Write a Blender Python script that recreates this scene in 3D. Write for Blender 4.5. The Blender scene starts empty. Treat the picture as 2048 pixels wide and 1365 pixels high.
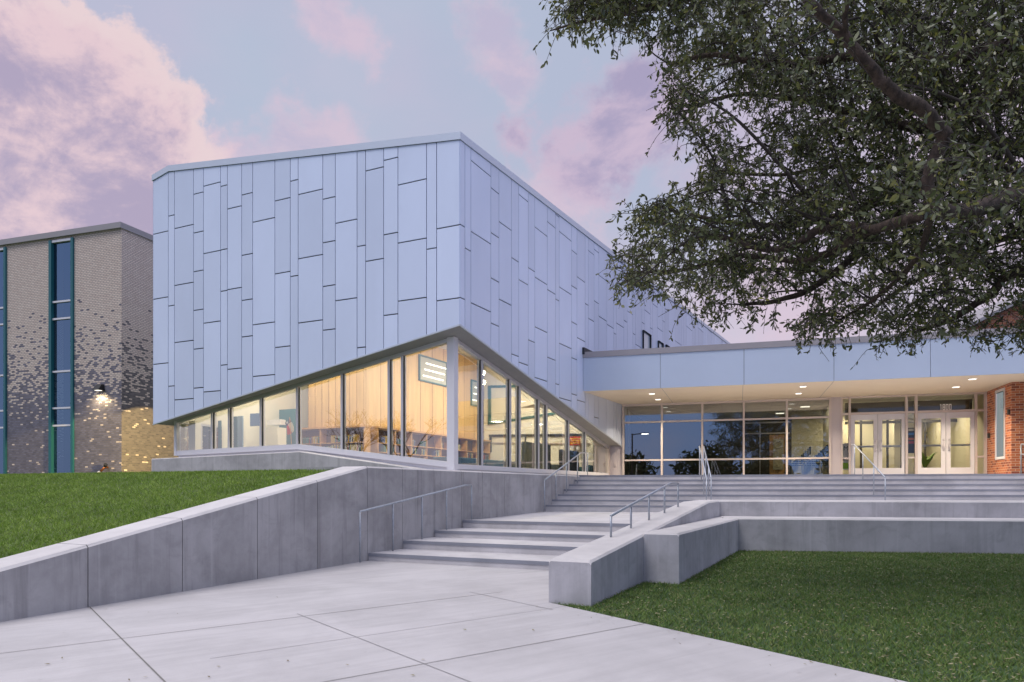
import bpy, math, random
import numpy as np
from mathutils import Vector, Matrix
random.seed(7); RNG = np.random.default_rng(11)
SC = bpy.context.scene
COL = SC.collection
R = math.radians
# ------------------------------------------------------------------ camera, world, sun, exposure
F, CX, HZ, EYE = 1450.0, 1024.0, 978.0, 1.35      # survey of the photograph: focal length, centre, horizon row; eye height (m)
cam = bpy.data.objects.new('camera', bpy.data.cameras.new('camera')); COL.objects.link(cam)
cam.data.sensor_width = 36; cam.data.lens = 36 * F / 2048; cam.data.shift_y = (HZ - 682.5) / 2048
cam.data.clip_start = 0.05; cam.data.clip_end = 3000
cam.location = (0, 0, EYE); cam.rotation_euler = (R(90), 0, 0)
SC.camera = cam
SC.view_settings.view_transform = 'Standard'; SC.view_settings.look = 'None'
SC.view_settings.exposure = 0.0; SC.view_settings.gamma = 1
SC.cycles.max_bounces = 10; SC.cycles.transparent_max_bounces = 16
SC.cycles.caustics_reflective = False; SC.cycles.caustics_refractive = False
SC.cycles.sample_clamp_indirect = 3.0
try: SC.cycles.use_denoising = True
except Exception: pass

class NT:
    """small helper for node trees"""
    def __init__(s, tree): s.t = tree; s.n = tree.nodes; s.l = tree.links
    def put(s, sock, v):
        if v is None: return
        if hasattr(v, 'is_output'): s.l.new(v, sock)
        else:
            try: sock.default_value = v
            except Exception:
                sock.default_value = tuple(v) + (1,) if len(v) == 3 else v
    def node(s, typ, **kw):
        n = s.n.new(typ)
        for k, v in kw.items(): setattr(n, k, v)
        return n
    def m(s, op, a, b=None, c=None, clamp=False):
        n = s.node('ShaderNodeMath', operation=op, use_clamp=clamp)
        for i, v in enumerate((a, b, c)): s.put(n.inputs[i], v)
        return n.outputs[0]
    def v(s, op, a, b=None, out=0):
        n = s.node('ShaderNodeVectorMath', operation=op)
        s.put(n.inputs[0], a)
        if b is not None:
            if op == 'SCALE': s.put(n.inputs[3], b)
            else: s.put(n.inputs[1], b)
        return n.outputs[out]
    def dot(s, a, b): return s.v('DOT_PRODUCT', a, b, 1)
    def dist(s, a, b): return s.v('DISTANCE', a, b, 1)
    def noise(s, vec, scale, detail=4, rough=.55, dist=0, col=False):
        n = s.node('ShaderNodeTexNoise'); s.put(n.inputs['Vector'], vec)
        n.inputs['Scale'].default_value = scale; n.inputs['Detail'].default_value = detail
        n.inputs['Roughness'].default_value = rough; n.inputs['Distortion'].default_value = dist
        return n.outputs['Color' if col else 'Fac']
    def step(s, x, a, b, o0=0.0, o1=1.0):
        n = s.node('ShaderNodeMapRange', interpolation_type='SMOOTHSTEP')
        for i, v in enumerate((x, a, b, o0, o1)): s.put(n.inputs[i], v)
        return n.outputs[0]
    def mix(s, f, a, b, blend='MIX'):
        n = s.node('ShaderNodeMix', data_type='RGBA', blend_type=blend)
        s.put(n.inputs[0], f); s.put(n.inputs[6], a); s.put(n.inputs[7], b)
        return n.outputs[2]
    def comb(s, x, y, z):
        n = s.node('ShaderNodeCombineXYZ')
        for i, v in enumerate((x, y, z)): s.put(n.inputs[i], v)
        return n.outputs[0]
    def sep(s, v):
        n = s.node('ShaderNodeSeparateXYZ'); s.put(n.inputs[0], v); return n.outputs

SUN_EL, SUN_AZ = R(60), R(232)    # a soft, pale light from the upper left behind the viewer
def build_world():
    w = bpy.data.worlds.new('World'); SC.world = w; w.use_nodes = True
    N = NT(w.node_tree); N.n.clear()
    out = N.node('ShaderNodeOutputWorld')
    d = N.v('NORMALIZE', N.node('ShaderNodeTexCoord').outputs['Generated'])
    x, y, z = N.sep(d)
    el = N.m('MAXIMUM', z, 0.0)
    # clear dusk sky: pale rose low, blue in the middle, bright overhead; deeper blue away from the afterglow
    front = N.mix(N.step(el, .10, .40), (.74, .60, .69), (.47, .515, .66))
    back = N.mix(N.step(el, .02, .45), (.20, .37, .80), (.46, .54, .86))
    base = N.mix(N.step(N.dot(d, (-.6, .8, 0)), -.42, .22), back, front)
    base = N.mix(N.step(el, .58, .80), base, (1.50, 1.48, 1.62))
    veil = N.noise(N.v('MULTIPLY', d, (1, 1, 1.6)), 3.2, 5, .5)
    base = N.mix(N.m('MULTIPLY', N.step(veil, .36, .72), .7), base, (.60, .53, .67))
    base = N.mix(N.m('MULTIPLY', N.step(N.noise(d, 2.3, 3, .5), .46, .74), .45), base, (.48, .59, .70))
    # cumulus banks, each centred on a direction of the sky and broken up by noise
    warp = N.v('SCALE', N.v('SUBTRACT', N.noise(d, 5.0, 6, .62, col=True), (.5, .5, .5)), .24)
    dw = N.v('MULTIPLY', N.v('ADD', d, warp), (1, 1, 1.35))
    def c(px, py):
        v = Vector(((px - CX) / F, 1, (HZ - py) / F)).normalized()
        return (v.x, v.y, v.z * 1.35)
    banks = [((60, 160), .17, 0), ((130, 330), .20, 0), ((-60, 300), .22, 0), ((230, 420), .10, 0), ((40, 470), .22, 0), ((640, 300), .07, 1), ((520, 340), .07, 1),
             ((1330, 240), .10, 2), ((1290, 300), .09, 2), ((1220, 350), .08, 2), ((1150, 400), .08, 1), ((1080, 280), .06, 2), ((1030, 130), .08, 1), ((1560, 330), .15, 1),
             ((1560, 600), .14, 1), ((1900, 350), .2, 1), ((-700, 200), .4, 0), ((2700, 250), .45, 1), ((690, 60), .07, 1)]
    kind = [None, None, None]
    for p, r, k in banks:
        q = N.m('SUBTRACT', 1.0, N.m('DIVIDE', N.dist(dw, c(*p)), r))
        kind[k] = q if kind[k] is None else N.m('MAXIMUM', kind[k], q)
    fine = N.m('MULTIPLY', N.m('SUBTRACT', N.noise(d, 10, 11, .66, .3), .5), 1.0)
    big = N.noise(d, 4.2, 6, .6)
    lit = N.m('ADD', N.m('MULTIPLY', N.noise(N.v('ADD', d, (.02, 0, -.03)), 6.5, 9, .62, .4), .7), N.m('MULTIPLY', N.noise(N.v('MULTIPLY', d, (1, 1, 1.8)), 17, 9, .65, .3), .3))
    col = base
    for k, (dark, light, amt) in enumerate([((.45, .37, .51), (.84, .62, .65), .95), ((.58, .49, .64), (.76, .57, .67), .68), ((.41, .35, .52), (.64, .50, .63), .92)]):
        mask = N.step(N.m('ADD', kind[k], fine), .02, .17 if k == 0 else .6)
        rim = N.step(N.m('ADD', kind[k], fine), .02, .75)
        shade = N.mix(N.step(N.m('ADD', lit, N.m('MULTIPLY', N.m('SUBTRACT', .75, rim), .16 if k == 0 else .10)), .40, .57), dark, light)
        if k == 0:
            shade = N.mix(N.m('MULTIPLY', N.step(N.m('SUBTRACT', N.m('ADD', big, .12), rim), -.1, .45), .45), shade, (.90, .74, .71))
        col = N.mix(N.m('MULTIPLY', mask, amt), col, shade)
    sky = N.node('ShaderNodeTexSky', sky_type='NISHITA'); sky.sun_disc = False
    sky.sun_elevation = SUN_EL; sky.sun_rotation = SUN_AZ
    bg1 = N.node('ShaderNodeBackground'); N.put(bg1.inputs[0], sky.outputs[0]); bg1.inputs[1].default_value = .012
    bg2 = N.node('ShaderNodeBackground'); N.put(bg2.inputs[0], col); bg2.inputs[1].default_value = .93
    add = N.node('ShaderNodeAddShader'); N.l.new(bg1.outputs[0], add.inputs[0]); N.l.new(bg2.outputs[0], add.inputs[1])
    N.l.new(add.outputs[0], out.inputs[0])
build_world()
sun = bpy.data.objects.new('sun', bpy.data.lights.new('sun', 'SUN')); COL.objects.link(sun)
sun.data.energy = 1.35; sun.data.angle = R(25); sun.data.color = (1.0, .95, .93)
_sd = Vector((math.sin(SUN_AZ) * math.cos(SUN_EL), math.cos(SUN_AZ) * math.cos(SUN_EL), math.sin(SUN_EL)))
sun.rotation_euler = _sd.to_track_quat('Z', 'Y').to_euler()

# ------------------------------------------------------------------ helpers
class MB:
    """collects polygons and links them as ONE mesh object"""
    def __init__(s): s.v = []; s.f = []; s.mi = []; s.mats = []
    def mat(s, m):
        if m not in s.mats: s.mats.append(m)
        return s.mats.index(m)
    def poly(s, pts, m=None):
        b = len(s.v); s.v += [tuple(p) for p in pts]; s.f.append(tuple(range(b, b + len(pts)))); s.mi.append(s.mat(m)); return s
    def box(s, c, ax, ay, az, m=None):
        """c centre, three half-axis vectors"""
        c, ax, ay, az = map(Vector, (c, ax, ay, az)); b = len(s.v)
        for k in (-1, 1):
            for j in (-1, 1):
                for i in (-1, 1): s.v.append(tuple(c + ax * i + ay * j + az * k))
        for q in ((0, 2, 3, 1), (4, 5, 7, 6), (0, 1, 5, 4), (2, 6, 7, 3), (0, 4, 6, 2), (1, 3, 7, 5)):
            s.f.append(tuple(b + i for i in q)); s.mi.append(s.mat(m))
        return s
    def hexa(s, lo, hi, m=None, tops=(), mt=None):
        """prism between two rings of equal length; sides listed in tops take the material mt"""
        b = len(s.v); n = len(lo); s.v += [tuple(p) for p in lo] + [tuple(p) for p in hi]
        fs = [tuple(b + i for i in reversed(range(n))), tuple(b + n + i for i in range(n))]
        fs += [(b + i, b + (i + 1) % n, b + n + (i + 1) % n, b + n + i) for i in range(n)]
        s.f += fs; s.mi += [s.mat(m)] * 2 + [s.mat(mt if i in tops else m) for i in range(n)]; return s
    def tube(s, pts, r, m=None, n=10, caps=True):
        pts = [Vector(p) for p in pts]; rs = r if isinstance(r, (list, tuple)) else [r] * len(pts)
        b = len(s.v); up = None
        for i, p in enumerate(pts):
            t = (pts[min(i + 1, len(pts) - 1)] - pts[max(i - 1, 0)])
            t = t.normalized() if t.length > 1e-9 else Vector((0, 0, 1))
            if up is None:
                up = t.orthogonal().normalized()
            u = (up - t * up.dot(t)).normalized(); up = u; w = t.cross(u)
            for k in range(n):
                a = 2 * math.pi * k / n; s.v.append(tuple(p + (u * math.cos(a) + w * math.sin(a)) * rs[i]))
        mi = s.mat(m)
        for i in range(len(pts) - 1):
            for k in range(n):
                s.f.append((b + i * n + k, b + i * n + (k + 1) % n, b + (i + 1) * n + (k + 1) % n, b + (i + 1) * n + k)); s.mi.append(mi)
        if caps:
            s.f.append(tuple(b + k for k in reversed(range(n)))); s.mi.append(mi)
            e = b + (len(pts) - 1) * n; s.f.append(tuple(e + k for k in range(n))); s.mi.append(mi)
        return s
    def ball(s, c, r, m=None, nu=14, nv=8, sz=1.0):
        b = len(s.v); c = Vector(c); mi = s.mat(m)
        for j in range(nv + 1):
            th = math.pi * j / nv
            for i in range(nu):
                a = 2 * math.pi * i / nu
                s.v.append(tuple(c + Vector((math.sin(th) * math.cos(a), math.sin(th) * math.sin(a), math.cos(th) * sz)) * r))
        for j in range(nv):
            for i in range(nu):
                s.f.append((b + j * nu + i, b + (j + 1) * nu + i, b + (j + 1) * nu + (i + 1) % nu, b + j * nu + (i + 1) % nu)); s.mi.append(mi)
        return s
    def build(s, name, parent=None, smooth=False, bevel=0, kind=None, label=None):
        me = bpy.data.meshes.new(name); me.from_pydata(s.v, [], s.f)
        for m in s.mats: me.materials.append(m)
        me.polygons.foreach_set('material_index', s.mi)
        if smooth: me.polygons.foreach_set('use_smooth', [True] * len(me.polygons))
        me.update()
        o = bpy.data.objects.new(name, me); COL.objects.link(o)
        if parent is not None: attach(o, parent)
        if bevel:
            bv = o.modifiers.new('bevel', 'BEVEL'); bv.width = bevel; bv.segments = 2; bv.limit_method = 'ANGLE'; bv.angle_limit = R(40)
        if kind: o['kind'] = kind
        if label: o['label'] = label
        return o
def world_of(o):
    m = Matrix.LocRotScale(o.location, o.rotation_euler, None)
    return world_of(o.parent) @ o.matrix_parent_inverse @ m if o.parent else m
def attach(o, parent):
    """parts are modelled in place; hang them on their thing without moving them"""
    o.parent = parent; o.matrix_parent_inverse = world_of(parent).inverted()
def tag(o, label, cat, group=None):
    o['label'] = label; o['category'] = cat
    if group: o['group'] = group
    return o
def thing(name, label, cat, loc, group=None, rz=0):
    o = bpy.data.objects.new(name, None); COL.objects.link(o); o.location = loc; o.rotation_euler = (0, 0, rz)
    o.empty_display_size = .2
    return tag(o, label, cat, group)
def dup(o, parent=None):
    c = o.copy(); COL.objects.link(c)
    if parent is not None: c.parent = parent
    for ch in list(o.children): dup(ch, c)
    return c

def mat(name, col, rough=.6, metal=0, var=.0, vscale=3.0, bump=0, bscale=60, spec=.5, stretch=(1, 1, 1), emit=0):
    m = bpy.data.materials.new(name); m.use_nodes = True; N = NT(m.node_tree)
    b = N.n['Principled BSDF']; b.inputs['Roughness'].default_value = rough; b.inputs['Metallic'].default_value = metal
    b.inputs['Specular IOR Level'].default_value = spec
    co = N.node('ShaderNodeNewGeometry').outputs['Position']
    if stretch != (1, 1, 1): co = N.v('MULTIPLY', co, stretch)
    if var:
        f = N.noise(co, vscale, 6, .6)
        lo = tuple(max(0, c * (1 - var)) for c in col); hi = tuple(min(1, c * (1 + var)) for c in col)
        N.put(b.inputs['Base Color'], N.mix(N.step(f, .3, .7), lo, hi))
    else: b.inputs['Base Color'].default_value = (*col, 1)
    if bump:
        bn = N.node('ShaderNodeBump'); bn.inputs['Strength'].default_value = bump; bn.inputs['Distance'].default_value = .02
        N.put(bn.inputs['Height'], N.noise(co, bscale, 4, .6)); N.l.new(bn.outputs[0], b.inputs['Normal'])
    if emit:
        b.inputs['Emission Color'].default_value = (*col, 1); b.inputs['Emission Strength'].default_value = emit
    return m
def glow(name, col, s):
    m = bpy.data.materials.new(name); m.use_nodes = True; N = NT(m.node_tree)
    b = N.n['Principled BSDF']; b.inputs['Base Color'].default_value = (.8, .8, .8, 1)
    b.inputs['Emission Color'].default_value = (*col, 1); b.inputs['Emission Strength'].default_value = s
    return m
def glass(name, tint, refl, boost=1.0, coat=(.94, .97, 1)):
    """thin coated architectural glass: clear-through plus a mirror layer"""
    m = bpy.data.materials.new(name); m.use_nodes = True; N = NT(m.node_tree); N.n.clear()
    out = N.node('ShaderNodeOutputMaterial'); tr = N.node('ShaderNodeBsdfTransparent'); gl = N.node('ShaderNodeBsdfGlossy')
    tr.inputs[0].default_value = (*tint, 1); gl.inputs['Roughness'].default_value = 0.0
    gl.inputs['Color'].default_value = (*coat, 1)
    fr = N.node('ShaderNodeFresnel'); fr.inputs[0].default_value = 1.5
    geo = N.node('ShaderNodeNewGeometry')
    fac = N.m('ADD', N.m('MULTIPLY', fr.outputs[0], boost), refl, clamp=True)
    mx = N.node('ShaderNodeMixShader'); N.put(mx.inputs[0], fac); N.l.new(tr.outputs[0], mx.inputs[1]); N.l.new(gl.outputs[0], mx.inputs[2])
    N.l.new(mx.outputs[0], out.inputs[0]); return m
def concrete(name, col, streak=.0, var=.18, rough=.75, along=None):
    """mottled cast concrete; streak adds vertical run marks"""
    m = bpy.data.materials.new(name); m.use_nodes = True; N = NT(m.node_tree)
    b = N.n['Principled BSDF']; b.inputs['Roughness'].default_value = rough; b.inputs['Specular IOR Level'].default_value = .3
    p = N.node('ShaderNodeNewGeometry').outputs['Position']
    c = N.mix(N.step(N.noise(p, .9, 5, .6, .6), .32, .68), tuple(x * (1 - var) for x in col), tuple(x * (1 + var) for x in col))
    c = N.mix(N.m('MULTIPLY', N.step(N.noise(N.v('MULTIPLY', p, (1, 1, 1.6)), 1.9, 9, .68, .8), .48, .68), .5 if streak else .12), c, tuple(x * (1 - var * 1.6) for x in col))
    c = N.mix(N.m('MULTIPLY', N.step(N.noise(p, 5.5, 6, .65), .35, .7), .35), c, tuple(x * (1 + var * 1.2) for x in col))
    c = N.mix(N.m('MULTIPLY', N.step(N.noise(p, 90, 3, .6), .55, .75), .25), c, tuple(x * .7 for x in col))
    if streak:
        f = N.noise(N.v('MULTIPLY', p, (5, 5, .35)), 1.4, 4, .6)
        c = N.mix(N.m('MULTIPLY', N.step(f, .5, .72), streak), c, tuple(x * .62 for x in col))
        f = N.noise(N.v('MULTIPLY', N.v('ADD', p, (9, 3, 0)), (9, 9, .3)), 1.3, 4, .6)
        c = N.mix(N.m('MULTIPLY', N.step(f, .54, .74), streak * .7), c, tuple(min(1, x * 1.35) for x in col))
    if along is not None:
        q = N.comb(N.m('MULTIPLY', N.dot(p, along), .5), N.m('MULTIPLY', N.dot(p, (-along[1], along[0], 0)), 7), 0)
        c = N.mix(N.m('MULTIPLY', N.step(N.noise(q, 1.0, 5, .65), .42, .70), .42), c, tuple(x * .80 for x in col))
        q = N.comb(N.m('MULTIPLY', N.dot(p, along), .35), N.m('MULTIPLY', N.dot(p, (-along[1], along[0], 0)), 1.6), 3)
        c = N.mix(N.m('MULTIPLY', N.step(N.noise(q, 1.0, 6, .65), .50, .70), .45), c, tuple(x * .82 for x in col))
        c = N.mix(N.m('MULTIPLY', N.step(N.noise(p, 7, 5, .7), .66, .72), .25), c, tuple(x * .6 for x in col))
    N.put(b.inputs['Base Color'], c)
    bn = N.node('ShaderNodeBump'); bn.inputs['Strength'].default_value = .25; bn.inputs['Distance'].default_value = .006
    N.put(bn.inputs['Height'], N.noise(p, 35, 5, .65)); N.l.new(bn.outputs[0], b.inputs['Normal'])
    return m
def brick(name, U, w, h, bricks, mortar, grade=None, joint_=.006):
    """running-bond brick laid along the horizontal direction U; grade=(z0,z1,...) fades from light to dark bricks"""
    m = bpy.data.materials.new(name); m.use_nodes = True; N = NT(m.node_tree)
    b = N.n['Principled BSDF']; b.inputs['Roughness'].default_value = .8; b.inputs['Specular IOR Level'].default_value = .25
    p = N.node('ShaderNodeNewGeometry').outputs['Position']; z = N.sep(p)[2]
    v = N.comb(N.dot(p, (U[0], U[1], 0)), z, 0)
    t = N.node('ShaderNodeTexBrick'); N.put(t.inputs['Vector'], v)
    t.inputs['Color1'].default_value = (0, 0, 0, 1); t.inputs['Color2'].default_value = (1, 1, 1, 1); t.inputs['Mortar'].default_value = (.5, .5, .5, 1)
    t.inputs['Scale'].default_value = 1; t.inputs['Mortar Size'].default_value = joint_; t.inputs['Mortar Smooth'].default_value = .1
    t.inputs['Brick Width'].default_value = w; t.inputs['Row Height'].default_value = h; t.inputs['Bias'].default_value = 0
    rnd = N.sep(t.outputs['Color'])[0]; mf = t.outputs['Fac']
    r2 = N.m('FRACT', N.m('MULTIPLY', rnd, 37.31)); r3 = N.m('FRACT', N.m('MULTIPLY', rnd, 91.7))
    light = N.mix(r2, bricks[0], bricks[1])
    if grade:
        z0, z1 = grade
        dark = N.mix(r3, bricks[2], bricks[3])
        # threshold: share of dark bricks as a function of height
        ramp = N.node('ShaderNodeValToRGB'); e = ramp.color_ramp.elements
        e[0].position = 0; e[0].color = (.965, .965, .965, 1); e[1].position = 1; e[1].color = (0, 0, 0, 1)
        for pos, q in ((.34, .95), (.46, .82), (.55, .52), (.66, .30), (.80, .09), (.97, .012)):
            k = e.new(pos); k.color = (q, q, q, 1)
        N.put(ramp.inputs[0], N.m('DIVIDE', N.m('SUBTRACT', z, z0), z1 - z0))
        isd = N.m('LESS_THAN', rnd, N.sep(ramp.outputs[0])[0])
        light = N.mix(isd, light, dark)
        mortar = N.mix(N.step(z, z0 + .35 * (z1 - z0), z0 + .7 * (z1 - z0)), tuple(c * .7 for c in mortar), mortar)
    else:
        light = N.mix(N.m('LESS_THAN', r3, .35), light, bricks[2])
    light = N.mix(N.m('MULTIPLY', N.noise(p, 14, 4, .7), .15), light, (.1, .09, .09))
    N.put(b.inputs['Base Color'], N.mix(mf, light, mortar))
    bn = N.node('ShaderNodeBump'); bn.inputs['Strength'].default_value = .3; bn.inputs['Distance'].default_value = .006; bn.invert = True
    N.put(bn.inputs['Height'], mf); N.l.new(bn.outputs[0], b.inputs['Normal'])
    return m
def island(name, cols, rough=.5, spec=.4, trans=0.0, turf=None):
    """leaves and blades: every loose piece takes its own tone out of cols"""
    m = bpy.data.materials.new(name); m.use_nodes = True; N = NT(m.node_tree)
    b = N.n['Principled BSDF']; b.inputs['Roughness'].default_value = rough; b.inputs['Specular IOR Level'].default_value = spec
    g = N.node('ShaderNodeNewGeometry'); ramp = N.node('ShaderNodeValToRGB'); e = ramp.color_ramp.elements
    e[0].position = 0; e[0].color = (*cols[0], 1); e[1].position = 1; e[1].color = (*cols[-1], 1)
    for i, c in enumerate(cols[1:-1]): k = e.new((i + 1) / (len(cols) - 1)); k.color = (*c, 1)
    N.put(ramp.inputs[0], g.outputs['Random Per Island']); c = ramp.outputs[0]
    patch = N.noise(g.outputs['Position'], 1.3, 6, .65)
    if turf: c = N.mix(N.m('MULTIPLY', N.step(N.noise(g.outputs['Position'], 2.6, 7, .7), .52, .70), .45), c, turf)
    c = N.mix(N.step(patch, .35, .65), c, N.mix(1.0, c, (.72, .78, .70), 'MULTIPLY'))
    N.put(b.inputs['Base Color'], c)
    if trans:
        tl = N.node('ShaderNodeBsdfTranslucent'); N.put(tl.inputs[0], c)
        mx = N.node('ShaderNodeMixShader'); mx.inputs[0].default_value = trans
        N.l.new(b.outputs[0], mx.inputs[1]); N.l.new(tl.outputs[0], mx.inputs[2])
        N.l.new(mx.outputs[0], N.n['Material Output'].inputs[0])
    return m
def soup(name, V, k, material, parent=None, smooth=False):
    """numpy (n,k,3): n separate k-gons in one mesh"""
    n = V.shape[0]; me = bpy.data.meshes.new(name)
    me.vertices.add(n * k); me.vertices.foreach_set('co', V.reshape(-1).astype(np.float32))
    me.loops.add(n * k); me.loops.foreach_set('vertex_index', np.arange(n * k, dtype=np.int32))
    me.polygons.add(n); me.polygons.foreach_set('loop_start', np.arange(0, n * k, k, dtype=np.int32))
    me.polygons.foreach_set('loop_total', np.full(n, k, dtype=np.int32))
    me.materials.append(material); me.update(calc_edges=True)
    o = bpy.data.objects.new(name, me); COL.objects.link(o)
    if parent is not None: attach(o, parent)
    return o

# ------------------------------------------------------------------ survey frames
A1, AE, AB, AS = R(26.3), R(17.4), R(18.5), R(11.0)
class Frame:
    """u along a wall to the right, o out of it towards the viewer's side, z up"""
    def __init__(s, org, ang): s.o = Vector(org); s.U = Vector((math.cos(ang), -math.sin(ang))); s.M = Vector((-math.sin(ang), -math.cos(ang)))
    def P(s, u, o, z): p = s.o + s.U * u + s.M * o; return Vector((p.x, p.y, z))
    def at(s, px, o=0.0):
        """u of the point of plane o that the photograph shows in column px, and its distance"""
        k = (px - CX) / F; c = s.o.dot(s.M) + o; Y = c / (s.M.x * k + s.M.y); p = Vector((k * Y, Y)) - s.o
        return p.dot(s.U), Y
    def U3(s): return Vector((s.U.x, s.U.y, 0))
    def M3(s): return Vector((s.M.x, s.M.y, 0))
    def uz(s, px, py, o=0.0): u, Y = s.at(px, o); return u, zy(py, Y)
def zy(py, Y): return EYE + (HZ - py) * Y / F
D1 = Vector((math.sin(A1), math.cos(A1))); NN = Vector((math.cos(A1), -math.sin(A1)))
def M(n, s, z): p = NN * n + D1 * s; return Vector((p.x, p.y, z))          # library frame: n out of the long wall, s along it
D3, N3 = Vector((D1.x, D1.y, 0)), Vector((NN.x, NN.y, 0)); Z3 = Vector((0, 0, 1))
def onN(px, n):   # column px on a plane parallel to the long wall -> s, distance
    k = (px - CX) / F; Y = n / (NN.x * k + NN.y); return (D1.x * k + D1.y) * Y, Y
def onS(px, s):   # column px on a plane parallel to the short wall -> n, distance
    k = (px - CX) / F; Y = s / (D1.x * k + D1.y); return (NN.x * k + NN.y) * Y, Y
def lerp(a, b, t): return a + (b - a) * t
def line(t, pts):
    for (a, za), (b, zb) in zip(pts, pts[1:]):
        if t <= b: return lerp(za, zb, (t - a) / (b - a) if b != a else 0)
    (a, za), (b, zb) = pts[-2:]; return lerp(za, zb, (t - a) / (b - a))
def path_z(x, y): return EYE - 1.409 + .0149 * (D1.x * x + D1.y * y)

# ------------------------------------------------------------------ materials
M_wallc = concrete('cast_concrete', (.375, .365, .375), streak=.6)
M_wtop = concrete('skylit_concrete_top', (.60, .575, .57), var=.1)  # paler wall concrete for tops and chamfers: sky light put into the colour
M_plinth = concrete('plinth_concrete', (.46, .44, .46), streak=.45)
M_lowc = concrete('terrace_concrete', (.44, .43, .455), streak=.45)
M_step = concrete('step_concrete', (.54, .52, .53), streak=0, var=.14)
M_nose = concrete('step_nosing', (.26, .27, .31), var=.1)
_u = Vector((.798, .602)); _v = Vector((-.602, .798))
M_path = concrete('path_concrete', (.52, .50, .505), var=.09, along=(_u.x, _u.y, 0))
M_joint = mat('joint_dark', (.20, .19, .18), .9)
M_joint2 = mat('joint_soft', (.36, .345, .35), .9)
M_soil = mat('ground_soil', (.06, .075, .04), .95, var=.3)
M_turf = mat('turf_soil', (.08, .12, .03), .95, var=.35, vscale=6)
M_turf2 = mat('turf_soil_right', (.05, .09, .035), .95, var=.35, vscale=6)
M_panel = mat('aluminium_panel', (.66, .74, .93), .42, .15, var=.035, vscale=.5, stretch=(1, 1, .5))
def _sheets(m):
    N = NT(m.node_tree); b = N.n['Principled BSDF']; src = b.inputs['Base Color'].links[0].from_socket; g = N.node('ShaderNodeNewGeometry')
    k = N.m('ADD', .93, N.m('MULTIPLY', g.outputs['Random Per Island'], .12)); sc = N.v('SCALE', src, k); N.put(b.inputs['Base Color'], sc)
    N.put(b.inputs['Roughness'], N.m('ADD', .34, N.m('MULTIPLY', N.noise(N.v('MULTIPLY', g.outputs['Position'], (1, 1, .4)), 1.2, 4, .6), .16)))
    bn = N.node('ShaderNodeBump'); bn.inputs['Strength'].default_value = .12; bn.inputs['Distance'].default_value = .05
    N.put(bn.inputs['Height'], N.noise(N.v('MULTIPLY', g.outputs['Position'], (1, 1, .5)), 1.1, 2, .5)); N.l.new(bn.outputs[0], b.inputs['Normal'])
_sheets(M_panel)
M_cap = mat('aluminium_cap', (.60, .66, .77), .4, .3)
M_dark = mat('panel_shadow_gap', (.03, .035, .05), .8)
M_soffit = mat('soffit_metal', (.27, .27, .28), .6, var=.05)
M_alum = mat('clear_aluminium', (.66, .65, .70), .38, .35)
M_white = mat('white_metal', (.74, .73, .78), .4, .1)
M_gasket = mat('black_gasket', (.02, .022, .03), .6)
M_rail = mat('galvanised_steel', (.42, .45, .50), .42, .6, var=.12, vscale=20)
M_glassL = glass('library_glass', (.86, .89, .82), .21, 1.8)
M_glassE = glass('entrance_glass', (.66, .69, .64), .23, 1.1)
M_glassD = glass('door_glass', (.86, .88, .84), .03, 1.0)
M_glassB = glass('teal_strip_glass', (.30, .42, .50), .30, 1.0, (.30, .52, .85))
M_wood = mat('maple_panel', (.64, .42, .19), .45, var=.12, vscale=5, stretch=(1, 1, .12))
M_seam = mat('maple_seam', (.30, .16, .06), .6)
M_case = mat('bookcase_wood', (.50, .28, .11), .5, var=.15, vscale=6)
M_iwall = mat('white_plaster', (.80, .77, .70), .8)
M_iceil = mat('ceiling_white', (.72, .70, .66), .9)
M_ifloor = mat('carpet_grey', (.12, .13, .15), .95, var=.2, vscale=9)
M_teal = mat('teal_paint', (.016, .13, .16), .45)
M_tealf = mat('teal_fabric', (.05, .20, .26), .85, var=.15, vscale=12)
M_navy = mat('navy_fabric', (.02, .05, .10), .85)
M_canopy = mat('canopy_panel', (.50, .58, .72), .55, .0, var=.03, vscale=.4)
M_ccap = mat('canopy_coping', (.33, .31, .33), .55)
M_csoff = mat('canopy_soffit', (.78, .68, .54), .7)
M_post = mat('grey_mullion', (.55, .50, .53), .45, .2)
M_frameE = mat('entrance_frame', (.62, .55, .53), .42, .25)
M_lamp = glow('lamp_lens', (1, .93, .8), 2.2)
M_lampw = glow('lamp_lens_warm', (1, .85, .62), 14)
M_black = mat('black_metal', (.012, .012, .014), .45)
M_bark = mat('oak_bark', (.060, .042, .034), .9, var=.5, vscale=18, bump=.9, bscale=45, stretch=(1, 1, .5))
M_bark2 = mat('twig_bark', (.040, .032, .028), .9)

# ------------------------------------------------------------------ setting: ground, path, lawns
def grid_sheet(name, xs, ys, fz, m, keep=None):
    V = [(x, y, fz(x, y)) for y in ys for x in xs]; nx = len(xs); Fs = []
    for j in range(len(ys) - 1):
        for i in range(nx - 1):
            cx, cy = (xs[i] + xs[i + 1]) / 2, (ys[j] + ys[j + 1]) / 2
            if keep is None or keep(cx, cy): Fs.append((j * nx + i, j * nx + i + 1, (j + 1) * nx + i + 1, (j + 1) * nx + i))
    b = MB(); b.v = V; b.f = Fs; b.mats = [m]; b.mi = [0] * len(Fs)
    o = b.build(name, smooth=True); o['kind'] = 'structure'; return o
b = MB(); b.poly([(-900, -900, EYE - 1.68), (900, -900, EYE - 1.68), (900, 900, EYE - 1.68), (-900, 900, EYE - 1.68)], M_soil); b.build('ground', kind='structure')
WN, WT = -7.87, .54                       # face and thickness of the long retaining wall
wallTop = [(-6, EYE - 1.55), (0.6, EYE - 1.52), (4.263, EYE - .817), (10.23, EYE + .395), (30, EYE + .40)]
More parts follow.
